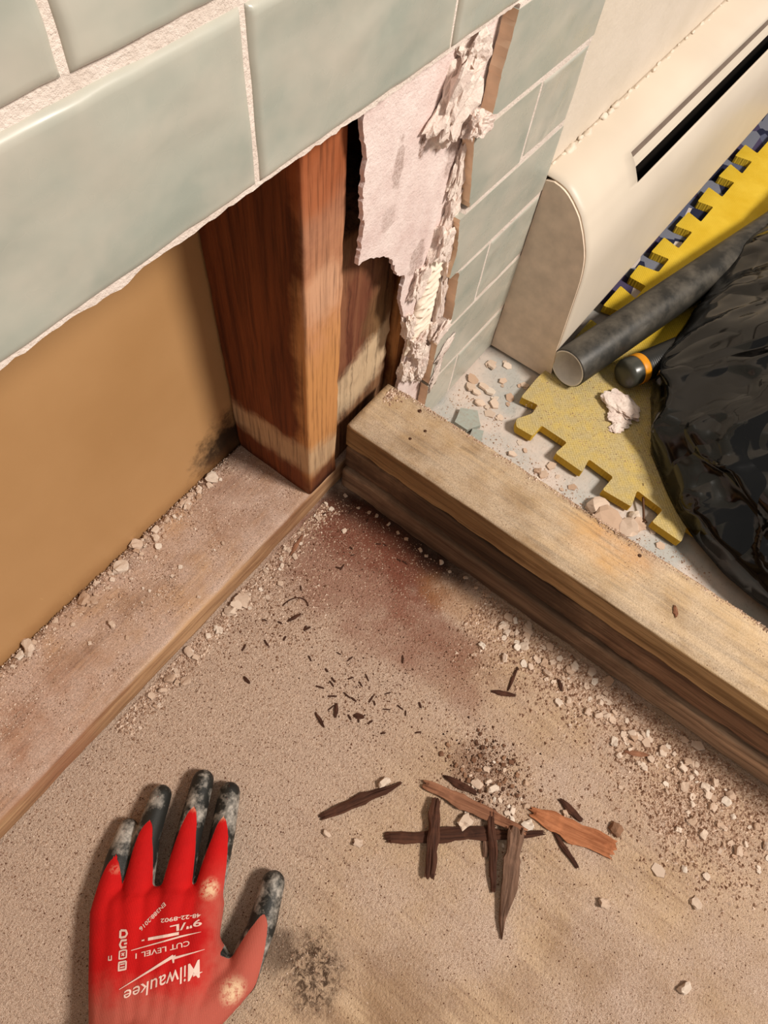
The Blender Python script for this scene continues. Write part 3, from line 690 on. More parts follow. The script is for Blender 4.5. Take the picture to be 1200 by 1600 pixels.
# along the foot of the drywall on the plate
L2 = 'plaster crumb on the sole plate against the drywall'
for k, (x, y, r) in enumerate(((-.0985, .0905, .0062), (-.1756, .0915, .0042), (-.1811, .0855, .0042), (-.1988, .0935, .0052), (-.224, .0870, .0065), (-.2641, .0821, .0055), (-.2667, .0900, .0062), (-.2675, .0517, .004), (-.3259, .0920, .0075), (-.3359, .0925, .004))):
    crumb(x, y, .0372, r, ORD[k] + ' large plaster lump from the stud, on the sole plate by the drywall', 'large lumps along the drywall', False, 'plaster_lump')
for k in range(60):
    x = -.09 - .28 * rnd.random(); crumb(x, .0945 - abs(rnd.gauss(0, .007)), .0372, rnd.uniform(.0014, .0034), L2, 'plaster crumbs along the drywall')
for k in range(26):
    x, y = gaus((-.19, .055), (.05, .02)); crumb(x, max(.01, min(.092, y)), .0372, rnd.uniform(.0010, .0022), 'tiny plaster crumb on top of the sole plate', 'tiny crumbs on the sole plate')
# along the front of the plate
for k, (x, y, r) in enumerate(((-.169, -.0117, .0065), (-.1765, -.0109, .006), (-.1854, -.0105, .0055), (-.190, -.008, .0045), (-.24, -.008, .005), (-.2622, -.0255, .0045), (-.2691, -.0117, .005), (-.2803, -.0148, .004))):
    crumb(x, y, 0, r, ORD[k] + ' large plaster lump from the stud, on the floor before the sole plate', 'large lumps before the plate', rnd.random() < .5, 'plaster_lump')
for k in range(46):
    t = rnd.random(); crumb(-.03 - .27 * t, -.006 - abs(rnd.gauss(0, .012)), 0, rnd.uniform(.0014, .0034), 'plaster crumb on the floor along the front of the sole plate', 'crumbs before the plate', rnd.random() < .3)
# around the splinters
for (x, y, r, lb) in ((-.2191, -.2272, .0055, 'white plaster crumb touching the lone dark splinter'), (-.2026, -.3037, .0068, 'largest white plaster crumb inside the crossed splinters'), (-.1633, -.3095, .0052, 'white plaster crumb at the edge of the brown crumb heap'),
                      (-.1691, -.2957, .005, 'white plaster crumb behind the long light splinter'), (-.170, -.3513, .0055, 'white plaster crumb between the two light brown splinters'), (-.2717, -.2388, .0042, 'oval pale crumb below the lone dark splinter'),
                      (-.2828, -.2123, .0036, 'small pale crumb under the tip of the lone dark splinter'), (-.1235, -.4174, .0058, 'round brown-grey pebble past the end of the reddish splinter'), (-.1299, -.4638, .007, 'round dusty disc sunk in the floor dust'),
                      (-.1337, -.501, .0042, 'lone pale crumb on the bare floor at the far right'), (-.1955, -.5184, .0055, 'oblong pale crumb near the lower right corner'), (-.1818, -.436, .005, 'pale crumb alone on the bare wood')):
    crumb(x, y, 0, r, lb, None, lb.startswith('round dusty'), 'plaster_crumb', MAT['crumbdark'] if 'brown-grey' in lb else None)
for k in range(34):
    x, y = gaus((-.165, -.32), (.022, .026)); crumb(x, y, 0, rnd.uniform(.0014, .0032), 'pale crumb scattered in the brown crumb heap', 'pale crumbs in the heap', rnd.random() < .3)
for k in range(60):
    x, y = gaus((-.152, -.296), (.017, .021)); crumb(x, y, 0, rnd.uniform(.0009, .0025), 'dark brown crumb of rotten wood in the heap', 'brown crumbs in the heap', False, 'wood_crumb', MAT['crumbdark'])

# plaster and tile pieces in the bathroom corner
for (x, y, r, lb, sd) in ((.295, -.203, .020, 'biggest broken mortar slab on the foam mat by the bin bag', 1), (.275, -.210, .011, 'crumbling mortar piece leaning on the big slab', 2), (.262, -.214, .008, 'small mortar lump at the foot of the big slab', 3)):
    V, Fc = rock((x, y, .0150 + r * .18), (r * 1.2, r * .85, r * .30), sd + 75, 4, .55, Matrix.Rotation(.5 * sd + .8, 3, 'Z'), 1.3)
    V = [(a, b, max(c, .0152)) for a, b, c in V]
    mk('mortar_chunk', V, Fc, MAT['mortar'], smooth=False, label=lb, cat='rubble')
for (pp, lb) in (([(.150, -.056), (.172, -.050), (.182, -.068), (.166, -.083), (.150, -.074)], 'grey-green tile shard on the floor in the corner behind the curb'),
                 ([(.137, -.083), (.156, -.078), (.162, -.090), (.140, -.099)], 'narrow pale tile shard beside the larger shard behind the curb')):
    V, Fc = prism(ragged(pp, .006, .0008, 3), .0008, .0065, 'xy'); mk('tile_shard', V, Fc, MAT['shard'], label=lb, cat='shard')
for k in range(26):
    x, y = rnd.uniform(.19, .275), rnd.uniform(-.095, -.035)
    crumb(x, y, 0, rnd.uniform(.003, .009), 'thin plaster flake in the litter below the heater end', 'flakes below the heater end', True, 'plaster_flake')
for k in range(22):
    t = rnd.random(); crumb(.185 - .055 * rnd.random(), -.13 - .2 * t, 0, rnd.uniform(.0025, .008), 'plaster flake between the foam mat and the curb', 'flakes between mat and curb', rnd.random() < .6, 'plaster_flake')
for k, (x, y, r) in enumerate(((.160, -.245, .012), (.150, -.262, .016), (.158, -.285, .012), (.128, -.315, .016), (.118, -.345, .016))):
    crumb(x, y, 0, r, ORD[k] + ' mortar lump from the wall in the gap between mat and curb', 'mortar lumps by the curb', False, 'mortar_lump')
scr = empty('wood_screw', (.195, -.287, .004), label='rusty screw lying at the mat corner beside the bin bag', cat='screw')
V, Fc = tube([(.214, -.2735, .0155), (.2085, -.2772, .013), (.1790, -.2965, .0055)], [.0003, .0014, .0014], 10); mk('shank', V, Fc, MAT['nail'], scr)
V, Fc = tube([(.1795, -.2962, .0057), (.1765, -.2982, .005), (.1757, -.2987, .0048)], [.0014, .0034, .0034], 14); mk('head', V, Fc, MAT['nail'], scr)

# ================================================================== WOOD SPLINTERS
def splmat(name, d, l):
    g = G(name); q = g.obj(); a = g.noise(g.map(q, sc=(18, 300, 300)), 1, 5, .65, .5); b = g.noise(q, 120, 4)
    col = g.mix(g.ramp(a, [(.32, 0.), (.68, 1.)]), d, l); col = g.mix(g.ramp(b, [(.5, 0.), (.8, .35)]), col, tuple(min(255, int(v * 1.25)) for v in l))
    return g.out(col, .85, g.bump(a, .7, .0015), .15)
MAT['s_dark'] = splmat('dark_rotten_splinter', (44, 26, 20), (88, 56, 42))
MAT['s_red'] = splmat('reddish_splinter', (128, 74, 46), (180, 118, 82))
MAT['s_mid'] = splmat('brown_splinter', (104, 66, 48), (154, 108, 82))
MAT['s_grey'] = splmat('grey_brown_splinter', (70, 50, 40), (128, 98, 80))
def splinter(a, b, w, h, mat, seed, tip0=.3, tip1=.3, label=None, group=None, name='wood_splinter', prong=True):
    """a,b = underside ends; w widths; split ragged ends. built along local x"""
    a = Vector(a); b = Vector(b); L = (b - a).length; N = max(6, int(L / .004)); V = []; K = 8; w *= 1.22
    for i in range(N + 1):
        t = i / N; wd = w * min(1, tip0 + (1 - tip0) * min(1, t / .35)) * min(1, tip1 + (1 - tip1) * min(1, (1 - t) / .45))
        wd *= 1 + .22 * noise.noise(Vector((t * 7 + seed, 1, 2))) + .12 * noise.noise(Vector((t * 22 + seed, 4, 2)))
        off = w * .18 * noise.noise(Vector((t * 3 + seed * 2, 8, 1)))
        hh = h * (1 + .25 * noise.noise(Vector((t * 6, seed, 3)))) * (.55 if i in (0, N) else 1)
        for j in range(K):
            u = j / (K - 1); y = (u - .5) * wd + off; jag = 0
            if i in (0, N): jag = w * .55 * noise.noise(Vector((u * 4.2 + seed, i, 7))) * (1 if prong else .3)
            V.append((t * L + jag, y, hh * (.85 + .3 * noise.noise(Vector((t * 4, u * 6 + seed, 1)))) * (1 - .35 * abs(2 * u - 1) ** 3)))
        for j in range(K):
            u = 1 - j / (K - 1); jag = 0
            if i in (0, N): jag = w * .55 * noise.noise(Vector((u * 4.2 + seed, i, 7))) * (1 if prong else .3)
            V.append((t * L + jag, (u - .5) * wd + off, 0))
    n = 2 * K; Fc = [(i * n + j, i * n + (j + 1) % n, (i + 1) * n + (j + 1) % n, (i + 1) * n + j) for i in range(N) for j in range(n)]
    for e in (0, N): Fc += [(e * n + j, e * n + j + 1, e * n + n - 2 - j, e * n + n - 1 - j) for j in range(K - 1)]
    bm = bmesh.new(); vs = [bm.verts.new(v) for v in V]
    for f in Fc:
        try: bm.faces.new([vs[i] for i in f])
        except ValueError: pass
    V, Fc = bm_out(bm)
    me = bpy.data.meshes.new(name); me.from_pydata(V, [], Fc); me.materials.append(mat); me.update()
    o = bpy.data.objects.new(name, me); COL.objects.link(o); o.location = a
    d = b - a; o.rotation_euler = (0, -math.asin(max(-1, min(1, d.z / L))), math.atan2(d.y, d.x))
    return tagset(o, label, 'splinter', group)
splinter((-.276, -.200, .0005), (-.210, -.240, .0005), .0078, .0035, MAT['s_dark'], 1, .5, .25, 'dark brown splinter lying alone left of the crossed pile')
splinter((-.254, -.255, .0005), (-.166, -.366, .0005), .0095, .0045, MAT['s_dark'], 2, .7, .3, 'long dark splinter lying flat under the crossed pile')
splinter((-.202, -.273, .0050), (-.257, -.303, .0046), .0085, .0045, MAT['s_dark'], 3, .8, .8, 'short dark splinter laid across the long flat one')
splinter((-.1985, -.257, .0020), (-.1765, -.352, .0056), .0098, .0040, MAT['s_mid'], 4, .6, .45, 'long light brown splinter slanting over the pile')
splinter((-.158, -.348, .0008), (-.140, -.424, .0012), .0150, .0042, MAT['s_red'], 5, .5, .9, 'broad reddish splinter at the right end of the pile')
splinter((-.180, -.342, .0096), (-.255, -.3765, .0006), .0115, .0042, MAT['s_grey'], 6, .9, .08, 'grey-brown splinter tapering to a point towards the camera')
splinter((-.181, -.318, .0056), (-.232, -.3535, .0010), .0060, .0036, MAT['s_dark'], 7, .7, .5, 'thin dark splinter beside the pointed grey-brown one')
splinter((-.1815, -.268, .0006), (-.176, -.300, .0014), .0055, .0035, MAT['s_dark'], 8, .3, .5, 'short dark splinter tucked behind the long light brown one')
splinter((-.160, -.371, .0006), (-.172, -.404, .0006), .0040, .0028, MAT['s_dark'], 9, .2, .6, 'small dark sliver under the broad reddish splinter')
splinter((-.1335, -.364, .0006), (-.1365, -.389, .0006), .0055, .0030, MAT['s_dark'], 10, .4, .6, 'small dark chip behind the broad reddish splinter')
splinter((-.192, -.322, .0006), (-.214, -.334, .0006), .0060, .0030, MAT['s_grey'], 11, .8, .5, 'pale short sliver in the middle of the pile')
sm_ = [(-.212, -.147, .016, 70, 's_dark', 'upright dark chip lying left of the chip cluster'), (-.196, -.1535, .013, 35, 's_dark', 'dark chip beside a hair-thin sliver left of the cluster'), (-.187, -.174, .010, -60, 's_dark', 'dark chip at the right of the chip cluster'),
       (-.226, -.069, .009, 80, 's_dark', 'single dark chip far left of the cluster'), (-.042, -.313, .011, 45, 's_dark', 'dark chip on the pale rubble by the curb'), (-.084, -.272, .024, -62, 's_dark', 'dark sliver lying in the rubble before the curb'),
       (-.066, -.272, .026, 10, 's_dark', 'thin twig-like sliver crossing the dark sliver'), (-.089, -.014, .026, 12, 's_mid', 'reddish sliver near the front of the sole plate'), (-.053, -.404, .024, -62, 's_mid', 'brown sliver in the rubble at the right'), (-.151, -.064, .015, -20, 's_dark', 'short dark sliver under a curved fibre'),
       (.031, -.346, .010, 30, 's_mid', 'curled wood shaving on top of the curb')]
for k, (x, y, L, an, mt, lb) in enumerate(sm_):
    z = .1143 if x > 0 else .0004; c, s = math.cos(math.radians(an)) * L / 2, math.sin(math.radians(an)) * L / 2
    splinter((x - c, y - s, z), (x + c, y + s, z), .0026 + .0008 * (k % 3), .0018, MAT[mt], 20 + k, .4, .5, lb, None, 'wood_chip')
for k in range(46):
    x, y = gaus((-.170, -.165), (.018, .024)) if k < 26 else (gaus((-.05, -.075), (.03, .04)) if k < 36 else gaus((-.16, -.06), (.03, .02)))
    lb, gp_ = (('tiny dark wood chip in the chip cluster on the floor', 'tiny chips in the cluster') if k < 26 else (('tiny wood chip in the red-brown stain', 'tiny chips in the stain') if k < 36 else ('tiny dark wood chip before the sole plate', 'tiny chips before the plate')))
    a = rnd.uniform(0, 6.28); L = rnd.uniform(.004, .009); x = min(x, -.008); y = min(y, -.008)
    splinter((x, y, .0003), (x + L * math.cos(a) * .9, min(-.003, y + L * math.sin(a)), .0003), rnd.uniform(.0009, .0018), .0010, MAT['s_dark'], 60 + k, .75, .75, lb, gp_, 'wood_chip')
# curved fibre
th = [(-.148 + .018 * math.cos(t), -.060 + .013 * math.sin(t), .0012) for t in np.linspace(-.6, 1.6, 14)]
mk('wood_fibre', *tube(th, .0006, 6), MAT['s_dark'], smooth=True, label='hair-thin curved fibre lying on the dusty floor', cat='fibre')

# ================================================================== GLOVED HAND
glove = empty('work_glove', (-.40, -.15, 0), label='red and black work glove on a left hand pressed flat on the floor', cat='glove')
FING = {'pinky': ([(-.4300, -.1090, .0170), (-.4000, -.0890, .0150), (-.3885, -.0825, .0120), (-.3795, -.0775, .0098)], [.0120, .0100, .0094, .0086]),
        'ring': ([(-.4130, -.1245, .0185), (-.3745, -.0965, .0165), (-.3570, -.0870, .0130), (-.3450, -.0805, .0105)], [.0128, .0110, .0102, .0094]),
        'middle': ([(-.3940, -.1470, .0190), (-.3500, -.1205, .0170), (-.3290, -.1085, .0132), (-.3150, -.1005, .0108)], [.0132, .0112, .0104, .0098]),
        'index': ([(-.3800, -.1680, .0185), (-.3385, -.1452, .0165), (-.3200, -.1330, .0130), (-.3085, -.1252, .0106)], [.0130, .0110, .0103, .0096])}
THUMB = ([(-.4480, -.2080, .0190), (-.3990, -.2225, .0185), (-.3650, -.2130, .0160), (-.3375, -.2005, .0122)], [.0210, .0140, .0120, .0102])
spheres = []
def chain(P, R, n=9, sx=1.0):
    for i in range(len(P) - 1):
        for t in np.linspace(0, 1, n)[:-1]:
            spheres.append((Vector(P[i]).lerp(Vector(P[i + 1]), t), R[i] + (R[i + 1] - R[i]) * t))
    spheres.append((Vector(P[-1]), R[-1]))
for k, (P, R) in FING.items(): chain(P, R)
chain(*THUMB)
WR = [(-.4800, -.1760, .0230), (-.4740, -.1870, .0245), (-.4660, -.2010, .0245), (-.4560, -.2140, .0230)]
for i, k in enumerate(('pinky', 'ring', 'middle', 'index')):
    a = Vector(FING[k][0][0]); b = Vector(WR[i]); chain([a, a.lerp(b, .5) + Vector((0, 0, .002)), b], [(.0120, .0150, .0158, .0150)[i], (.0150, .0175, .0175, .0175)[i], (.0180, .0195, .0195, .0195)[i]], 10)
    if i < 3:
        k2 = ('pinky', 'ring', 'middle', 'index')[i + 1]; a2 = Vector(FING[k2][0][0]); b2 = Vector(WR[i + 1])
        chain([a.lerp(a2, .5), a.lerp(a2, .5).lerp(b.lerp(b2, .5), .5) + Vector((0, 0, .002)), b.lerp(b2, .5)], [.0135, .0178, .0195], 10)
# web between thumb and palm
for t in np.linspace(0, 1, 8):
    for u in np.linspace(0, 1, 6):
        a = Vector((-.3990, -.1810, .017)).lerp(Vector((-.455, -.205, .02)), t); b = Vector((-.4090, -.2190, .0175)).lerp(Vector((-.452, -.212, .02)), t)
        spheres.append((a.lerp(b, u), .0125 + .004 * t))
# wrist and start of the cuff
chain([(-.472, -.196, .026), (-.505, -.232, .034), (-.545, -.275, .048)], [.028, .030, .031], 10)
chain([(-.480, -.180, .026), (-.514, -.217, .034), (-.552, -.264, .048)], [.022, .025, .028], 10)
bm = bmesh.new()
for (c, r) in spheres:
    bmesh.ops.create_icosphere(bm, subdivisions=2, radius=r, matrix=Matrix.Translation(c))
me = bpy.data.meshes.new('glove_raw'); bm.to_mesh(me); bm.free()
tmp = bpy.data.objects.new('glove_raw', me); COL.objects.link(tmp)
rm = tmp.modifiers.new('r', 'REMESH'); rm.mode = 'VOXEL'; rm.voxel_size = .0013
smo = tmp.modifiers.new('s', 'SMOOTH'); smo.factor = .5; smo.iterations = 16
dg = bpy.context.evaluated_depsgraph_get(); gm = bpy.data.meshes.new_from_object(tmp.evaluated_get(dg)); bpy.data.objects.remove(tmp)
gm.name = 'glove_body'
nv = len(gm.vertices); co = np.empty(nv * 3); gm.vertices.foreach_get('co', co); co = co.reshape(-1, 3)
co[:, 2] = np.maximum(co[:, 2], .0008 + .25 * np.minimum(0, co[:, 2] - .0008) * 0)
nr = np.empty(nv * 3); gm.vertices.foreach_get('normal', nr); nr = nr.reshape(-1, 3)
# red knit back: 1 on the back of the hand and in wedges on the fingers, 0 on the black dip
segs = []
for k, (P, R) in list(FING.items()) + [('thumb', THUMB)]: segs.append((k, [np.array(p) for p in P]))
red = np.zeros(nv)
best = np.full(nv, 9.); tt = np.zeros(nv); ang = np.zeros(nv); fid = np.zeros(nv, int)
for fi, (k, P) in enumerate(segs):
    Ls = [np.linalg.norm(P[i + 1] - P[i]) for i in range(3)]; tot = sum(Ls); acc = 0
    for i in range(3):
        d = P[i + 1] - P[i]; L = Ls[i]; u = d / L; rel = co - P[i]; s = rel @ u
        sc_ = np.clip(s, 0 if i else -.02, L if i < 2 else L + .02); near_ = P[i] + np.outer(sc_, u); df = co - near_; dist = np.linalg.norm(df, axis=1)
        side = np.cross(u, [0, 0, 1]); side /= np.linalg.norm(side); upv = np.cross(side, u)
        an = np.arctan2(df @ side, df @ upv)
        sel = dist < best; best[sel] = dist[sel]; tt[sel] = ((acc + s) / tot)[sel]; ang[sel] = an[sel]; fid[sel] = fi
        acc += L
TIP = {0: .62, 1: .72, 2: .74, 3: .74, 4: .80}
for fi in range(5):
    sel = fid == fi; t = tt[sel]; te = TIP[fi]; t0 = .12 if fi < 4 else .42
    amax = 1.35 * np.clip((te - t) / (te - t0), 0, 1) ** .55
    off = {0: .35, 1: .15, 2: .0, 3: -.05, 4: -.25}[fi]
    red[sel] = (amax - np.abs(ang[sel] - off * 0 )) / .5
body = tt < .12
th_ = (fid == 4) & (tt < .42)
hz = (co[:, 2] - .0135) / .012
bl = np.clip((tt - .02) / .12, 0, 1); bl[fid == 4] = np.clip((tt[fid == 4] - .3) / .12, 0, 1)
bodyv = np.clip(nr[:, 2] * 1.2 + .25, -1, 1)
bodyv = np.minimum(bodyv, hz)
red = np.clip(red, -1, 1) * bl + bodyv * (1 - bl)
gm.vertices.foreach_set('co', co.ravel())
for n_, val in (('red', red * .5 + .5), ('along', tt)):
    at_ = gm.attributes.new(n_, 'FLOAT', 'POINT'); at_.data.foreach_set('value', val)
gm.polygons.foreach_set('use_smooth', [True] * len(gm.polygons))
g = G('glove_knit_and_dip'); p = g.pos(); e = g.noise(p, 160, 3); a = g.noise(p, 34, 5, .65); b = g.noise(p, 220, 4, .7); f_ = g.noise(p, 1400, 2)
rd = g.step(g.m('ADD', g.attr('red'), g.m('MULTIPLY', g.m('SUBTRACT', e, .5), .10)), .48, .52)
v = g.xyz(p)
# dust worked into the knit: towards wrist and thumb, and rubbed spots on the knuckles
wv_ = g.m('MULTIPLY', g.m('SUBTRACT', a, .5), .05)
wr = g.step(g.m('ADD', g.m('ADD', g.m('MULTIPLY', v[0], .62), g.m('MULTIPLY', v[1], -.79)), wv_), -.112, -.082)
wr2 = g.step(g.m('ADD', g.m('ADD', g.m('MULTIPLY', v[0], -.78), g.m('MULTIPLY', v[1], -.62)), wv_), .438, .470)
wr = g.m('MULTIPLY', g.m('MAXIMUM', wr, wr2), g.step(g.m('ADD', g.m('MULTIPLY', v[0], -.78), g.m('MULTIPLY', v[1], -.62)), .36, .41))
spot = g.m('MAXIMUM', g.blob(p, (-.3690, -.1640, .030), .010, b), g.blob(p, (-.4065, -.2244, .034), .013, b))
for (c, r) in (((-.386, -.083, .024), .008), ((-.357, -.089, .022), .008), ((-.331, -.111, .022), .009), ((-.323, -.134, .022), .008), ((-.405, -.094, .02), .007)):
    spot = g.m('MAXIMUM', spot, g.m('MULTIPLY', g.blob(p, c, r, b), .85))
knit = g.m('SINE', g.m('MULTIPLY', g.m('ADD', g.m('MULTIPLY', v[0], .6), g.m('MULTIPLY', v[1], -.8)), 5200))
redc = g.mix(g.ramp(a, [(.3, 0.), (.7, 1.)]), (178, 4, 5), (202, 9, 8))
redc = g.mix(g.m('MULTIPLY', wr, .66), redc, (168, 104, 86))
redc = g.mix(g.m('MULTIPLY', spot, g.ramp(b, [(.38, 0.), (.55, .85)])), redc, (232, 200, 160))
blk = g.mix(g.m('MULTIPLY', g.ramp(a, [(.48, 0.), (.60, .8)]), g.ramp(b, [(.32, .3), (.6, 1.)])), (36, 35, 32), (196, 186, 174))
col = g.mix(rd, blk, redc)
ro = g.mix(rd, (130, 130, 130), (215, 215, 215))
h = g.m('ADD', g.m('MULTIPLY', f_, .5), g.m('MULTIPLY', g.m('MULTIPLY', knit, rd), .15)); h = g.m('SUBTRACT', h, g.m('MULTIPLY', rd, .8))
MAT['glove'] = g.out(col, g.m('ADD', .5, g.m('MULTIPLY', rd, .35)), g.bump(h, .45, .0012), .3)
gm.materials.append(MAT['glove'])
gl = bpy.data.objects.new('glove_body', gm); COL.objects.link(gl); gl.parent = glove; gl.location = -Vector(glove.location)
bvh = BVHTree.FromPolygons([Vector(c) for c in co], [tuple(pl.vertices) for pl in gm.polygons])
# forearm beyond the cuff
MAT['sleeve'] = plain('grey_sleeve', (84, 82, 80), .9, .1)
mk('sleeve', *tube([(-.535, -.262, .050), (-.60, -.34, .085), (-.70, -.46, .15)], [.036, .041, .047], 24), MAT['sleeve'], glove, smooth=True)

# ---- white print on the back of the glove
MAT['print'] = plain('white_print', (240, 205, 190), .8, .1)
def drape(name, pts2, faces):
    V = []
    for (x, y) in pts2:
        hit = bvh.ray_cast(Vector((x, y, .2)), Vector((0, 0, -1)))[0]
        V.append((x, y, (hit.z if hit else .03) + .0005))
    return mk(name, V, faces, MAT['print'], glove)
def frame(a, b):
    a = Vector(a); b = Vector(b); e = (b - a).normalized(); return a, e, Vector((-e.y, e.x)), (b - a).length
def printed(txt, a, b, height, bold=.0, shear=0.0, sq=None):
    """txt runs from a to b (reading direction) on the back of the hand"""
    cu = bpy.data.curves.new('t', 'FONT'); cu.body = txt; cu.size = 1; cu.offset = bold; cu.shear = shear; cu.resolution_u = 3
    ob = bpy.data.objects.new('t', cu); COL.objects.link(ob); dg = bpy.context.evaluated_depsgraph_get()
    me = bpy.data.meshes.new_from_object(ob.evaluated_get(dg)); bpy.data.objects.remove(ob)
    bm = bmesh.new(); bm.from_mesh(me); bmesh.ops.triangulate(bm, faces=bm.faces[:])
    o_, e, u, L = frame(a, b)
    xs_ = [v.co.x for v in bm.verts]; x0, x1 = min(xs_), max(xs_); k = L / (x1 - x0); kh = height / .73
    bm.verts.index_update(); P = []
    for v in bm.verts:
        q = o_ + e * ((v.co.x - x0) * k) + u * (v.co.y * kh if sq is None else sq(v.co.x, v.co.y, x0, x1) * kh); P.append((q.x, q.y))
    Fc = [[v.index for v in f.verts] for f in bm.faces]; bm.free(); bpy.data.meshes.remove(me)
    return drape('print', P, Fc)
def stroke(pts, w):
    """ribbon through points with widths"""
    P = []; Q = [Vector(p) for p in pts]; dense = []; wd = []
    for i in range(len(Q) - 1):
        for t in np.linspace(0, 1, 7)[:-1]: dense.append(Q[i].lerp(Q[i + 1], t)); wd.append(w[i] + (w[i + 1] - w[i]) * t)
    dense.append(Q[-1]); wd.append(w[-1])
    for i, q in enumerate(dense):
        t = (dense[min(i + 1, len(dense) - 1)] - dense[max(i - 1, 0)]).normalized(); n_ = Vector((-t.y, t.x)); P += [tuple(q + n_ * wd[i] / 2), tuple(q - n_ * wd[i] / 2)]
    return drape('print', P, [(2 * i, 2 * i + 1, 2 * i + 3, 2 * i + 2) for i in range(len(dense) - 1)])
# script wordmark: tall first letter, the rest shrinking towards the end
printed('Milwaukee', (-.4060, -.1905), (-.4515, -.1605), .0105, .004, .25, lambda x, y, x0, x1: y * (1.12 - .45 * (x - x0) / (x1 - x0)))
stroke([(-.3995, -.1890), (-.4160, -.1752), (-.4150, -.1738)], [.0002, .0016, .0020])
stroke([(-.4185, -.1768), (-.4160, -.1735), (-.4525, -.1572)], [.0010, .0022, .0003])
stroke([(-.4105, -.1975), (-.4155, -.1935)], [.0003, .0022])
printed('CUT LEVEL 1', (-.4020, -.1760), (-.4310, -.1502), .0034, .012)
stroke([(-.3930, -.1790), (-.4040, -.1690), (-.4315, -.1462)], [.0002, .0012, .0004])
stroke([(-.4035, -.1664), (-.4195, -.1508)], [.0019, .0019]); stroke([(-.4215, -.1490), (-.4230, -.1476)], [.0010, .0008])
printed('9"/L', (-.3868, -.1735), (-.4040, -.1578), .0044, .02)
printed('48-22-8902', (-.3846, -.1702), (-.4050, -.1487), .0027, .02)
printed('EN388:2016', (-.3960, -.1425), (-.4190, -.1400), .0030, .015)
# pictograms in a row
def shape(c, ang, outer, holes):
    """flat mark: outer ring as ribbon outline plus inner strokes, in mm about centre c"""
    ca, sa = math.cos(ang), math.sin(ang)
    def T(p): return (c[0] + (p[0] * ca - p[1] * sa) * .001, c[1] + (p[0] * sa + p[1] * ca) * .001)
    for pts, w in outer: stroke([T(q) for q in pts], [w * .001] * len(pts))
DV = Vector((-.0222, -.0238)).normalized(); A_ = math.atan2(DV.y, DV.x)
def along(t): return (-.4265 + DV.x * t, -.1322 + DV.y * t)
circ = [(2.2 * math.cos(t), 2.2 * math.sin(t)) for t in np.linspace(0, 6.3, 9)]
shape(along(.002), A_, [([(-2.5, -2.6), (2.3, -2.6)], 1.6), ([(-2.5, -2.6), (-1.8, 1.5), (.5, 2.6), (2.2, 1.3), (2.2, -2.4)], 1.4)], [])
shape(along(.0085), A_, [([(-2, 2.5), (-2.4, -1.5), (0, -2.6), (2.2, -1.4), (2.2, 2.5)], 1.4), ([(0, .5), (0, 2.8)], 1.2)], [])
shape(along(.0150), A_, [([(-2.3, 2.6), (2.3, 2.6), (2.6, 0), (2.3, -2.6), (-2.3, -2.6), (-2.6, 0), (-2.3, 2.6)], 1.0), ([(-1, -1), (1, 1)], 1.0), ([(-1, 1.2), (.8, -1)], .8)], [])
shape(along(.0220), A_, [([(-2.4, 2.6), (2.4, 2.6), (2.4, -2.6), (-2.4, -2.6), (-2.4, 2.6)], 1.2), ([(-1, -1.6), (-1, 1.6)], .8), ([(.8, -1.6), (.8, 1.6)], .8)], [])
shape((-.4440, -.1372), A_, [([(-1.4, 1), (1.4, 1.2), (1.2, -1), (-1.4, -1)], .8)], [])

# ================================================================== GRIT
# fine grit that cannot be counted
def grit(name, pts, sizes, tone, mat, label, z=0.0):
    base = np.array([(1, 0, 0), (-.6, .8, 0), (-.5, -.9, 0), (0.1, 0, .9)]); n = len(pts); rs = np.random.RandomState(n)
    P = np.array(pts); sv = np.array(sizes); an = rs.rand(n) * 6.28; B = base[None] * sv[:, None, None] * (1 + .5 * (rs.rand(n, 4, 3) - .5))
    c, s = np.cos(an)[:, None], np.sin(an)[:, None]
    V = np.stack([P[:, :1] + c * B[:, :, 0] - s * B[:, :, 1], P[:, 1:] + s * B[:, :, 0] + c * B[:, :, 1], z + np.maximum(0, B[:, :, 2])], 2).reshape(-1, 3)
    k = np.arange(n)[:, None, None] * 4; Fc = (k + np.array([(0, 1, 3), (1, 2, 3), (2, 0, 3)])[None]).reshape(-1, 3).tolist(); C_ = np.repeat(np.array(tone), 4)
    o = mk(name, V, Fc, mat, kind='stuff', label=label, cat='grit')
    at_ = o.data.attributes.new('tone', 'FLOAT', 'POINT'); at_.data.foreach_set('value', C_); return o
g = G('grit'); t_ = g.attr('tone')
MAT['grit'] = g.out(g.ramp(t_, [(0, (48, 28, 20)), (.25, (104, 70, 52)), (.5, (158, 126, 104)), (.75, (200, 172, 150)), (1, (232, 212, 194))]), .95, None, .1)
rs = np.random.RandomState(3); pts = []; sz = []; tn = []
def scatter(n, f, s0, s1, t0, t1, ok=lambda x, y: x < -.004 and y < -.002):
    k = 0
    while k < n:
        x, y = f(); k += 1
        if not ok(x, y): continue
        pts.append((x, y)); sz.append(s0 + (s1 - s0) * rs.rand() ** 3); tn.append(min(1, max(0, t0 + (t1 - t0) * rs.rand())))
scatter(26000, lambda: (-.01 - .50 * rs.rand() ** 1.1, -.002 - .56 * rs.rand()), .0003, .0010, .2, .95)
scatter(16000, lambda: (-.05 - .42 * rs.rand(), -.002 - .26 * rs.rand() ** 1.4), .0003, .0011, .2, .95)
scatter(3500, lambda: (-.02 - .35 * rs.rand(), -.004 - abs(rs.randn()) * .09), .0003, .0012, .3, 1)
scatter(11000, lambda: (-.007 - abs(rs.randn()) * .032, -.20 - .33 * rs.rand()), .0004, .0025, .4, .95)
scatter(4000, lambda: (-.075 + rs.randn() * .025, -.47 + rs.randn() * .04), .0004, .0024, .4, .95)
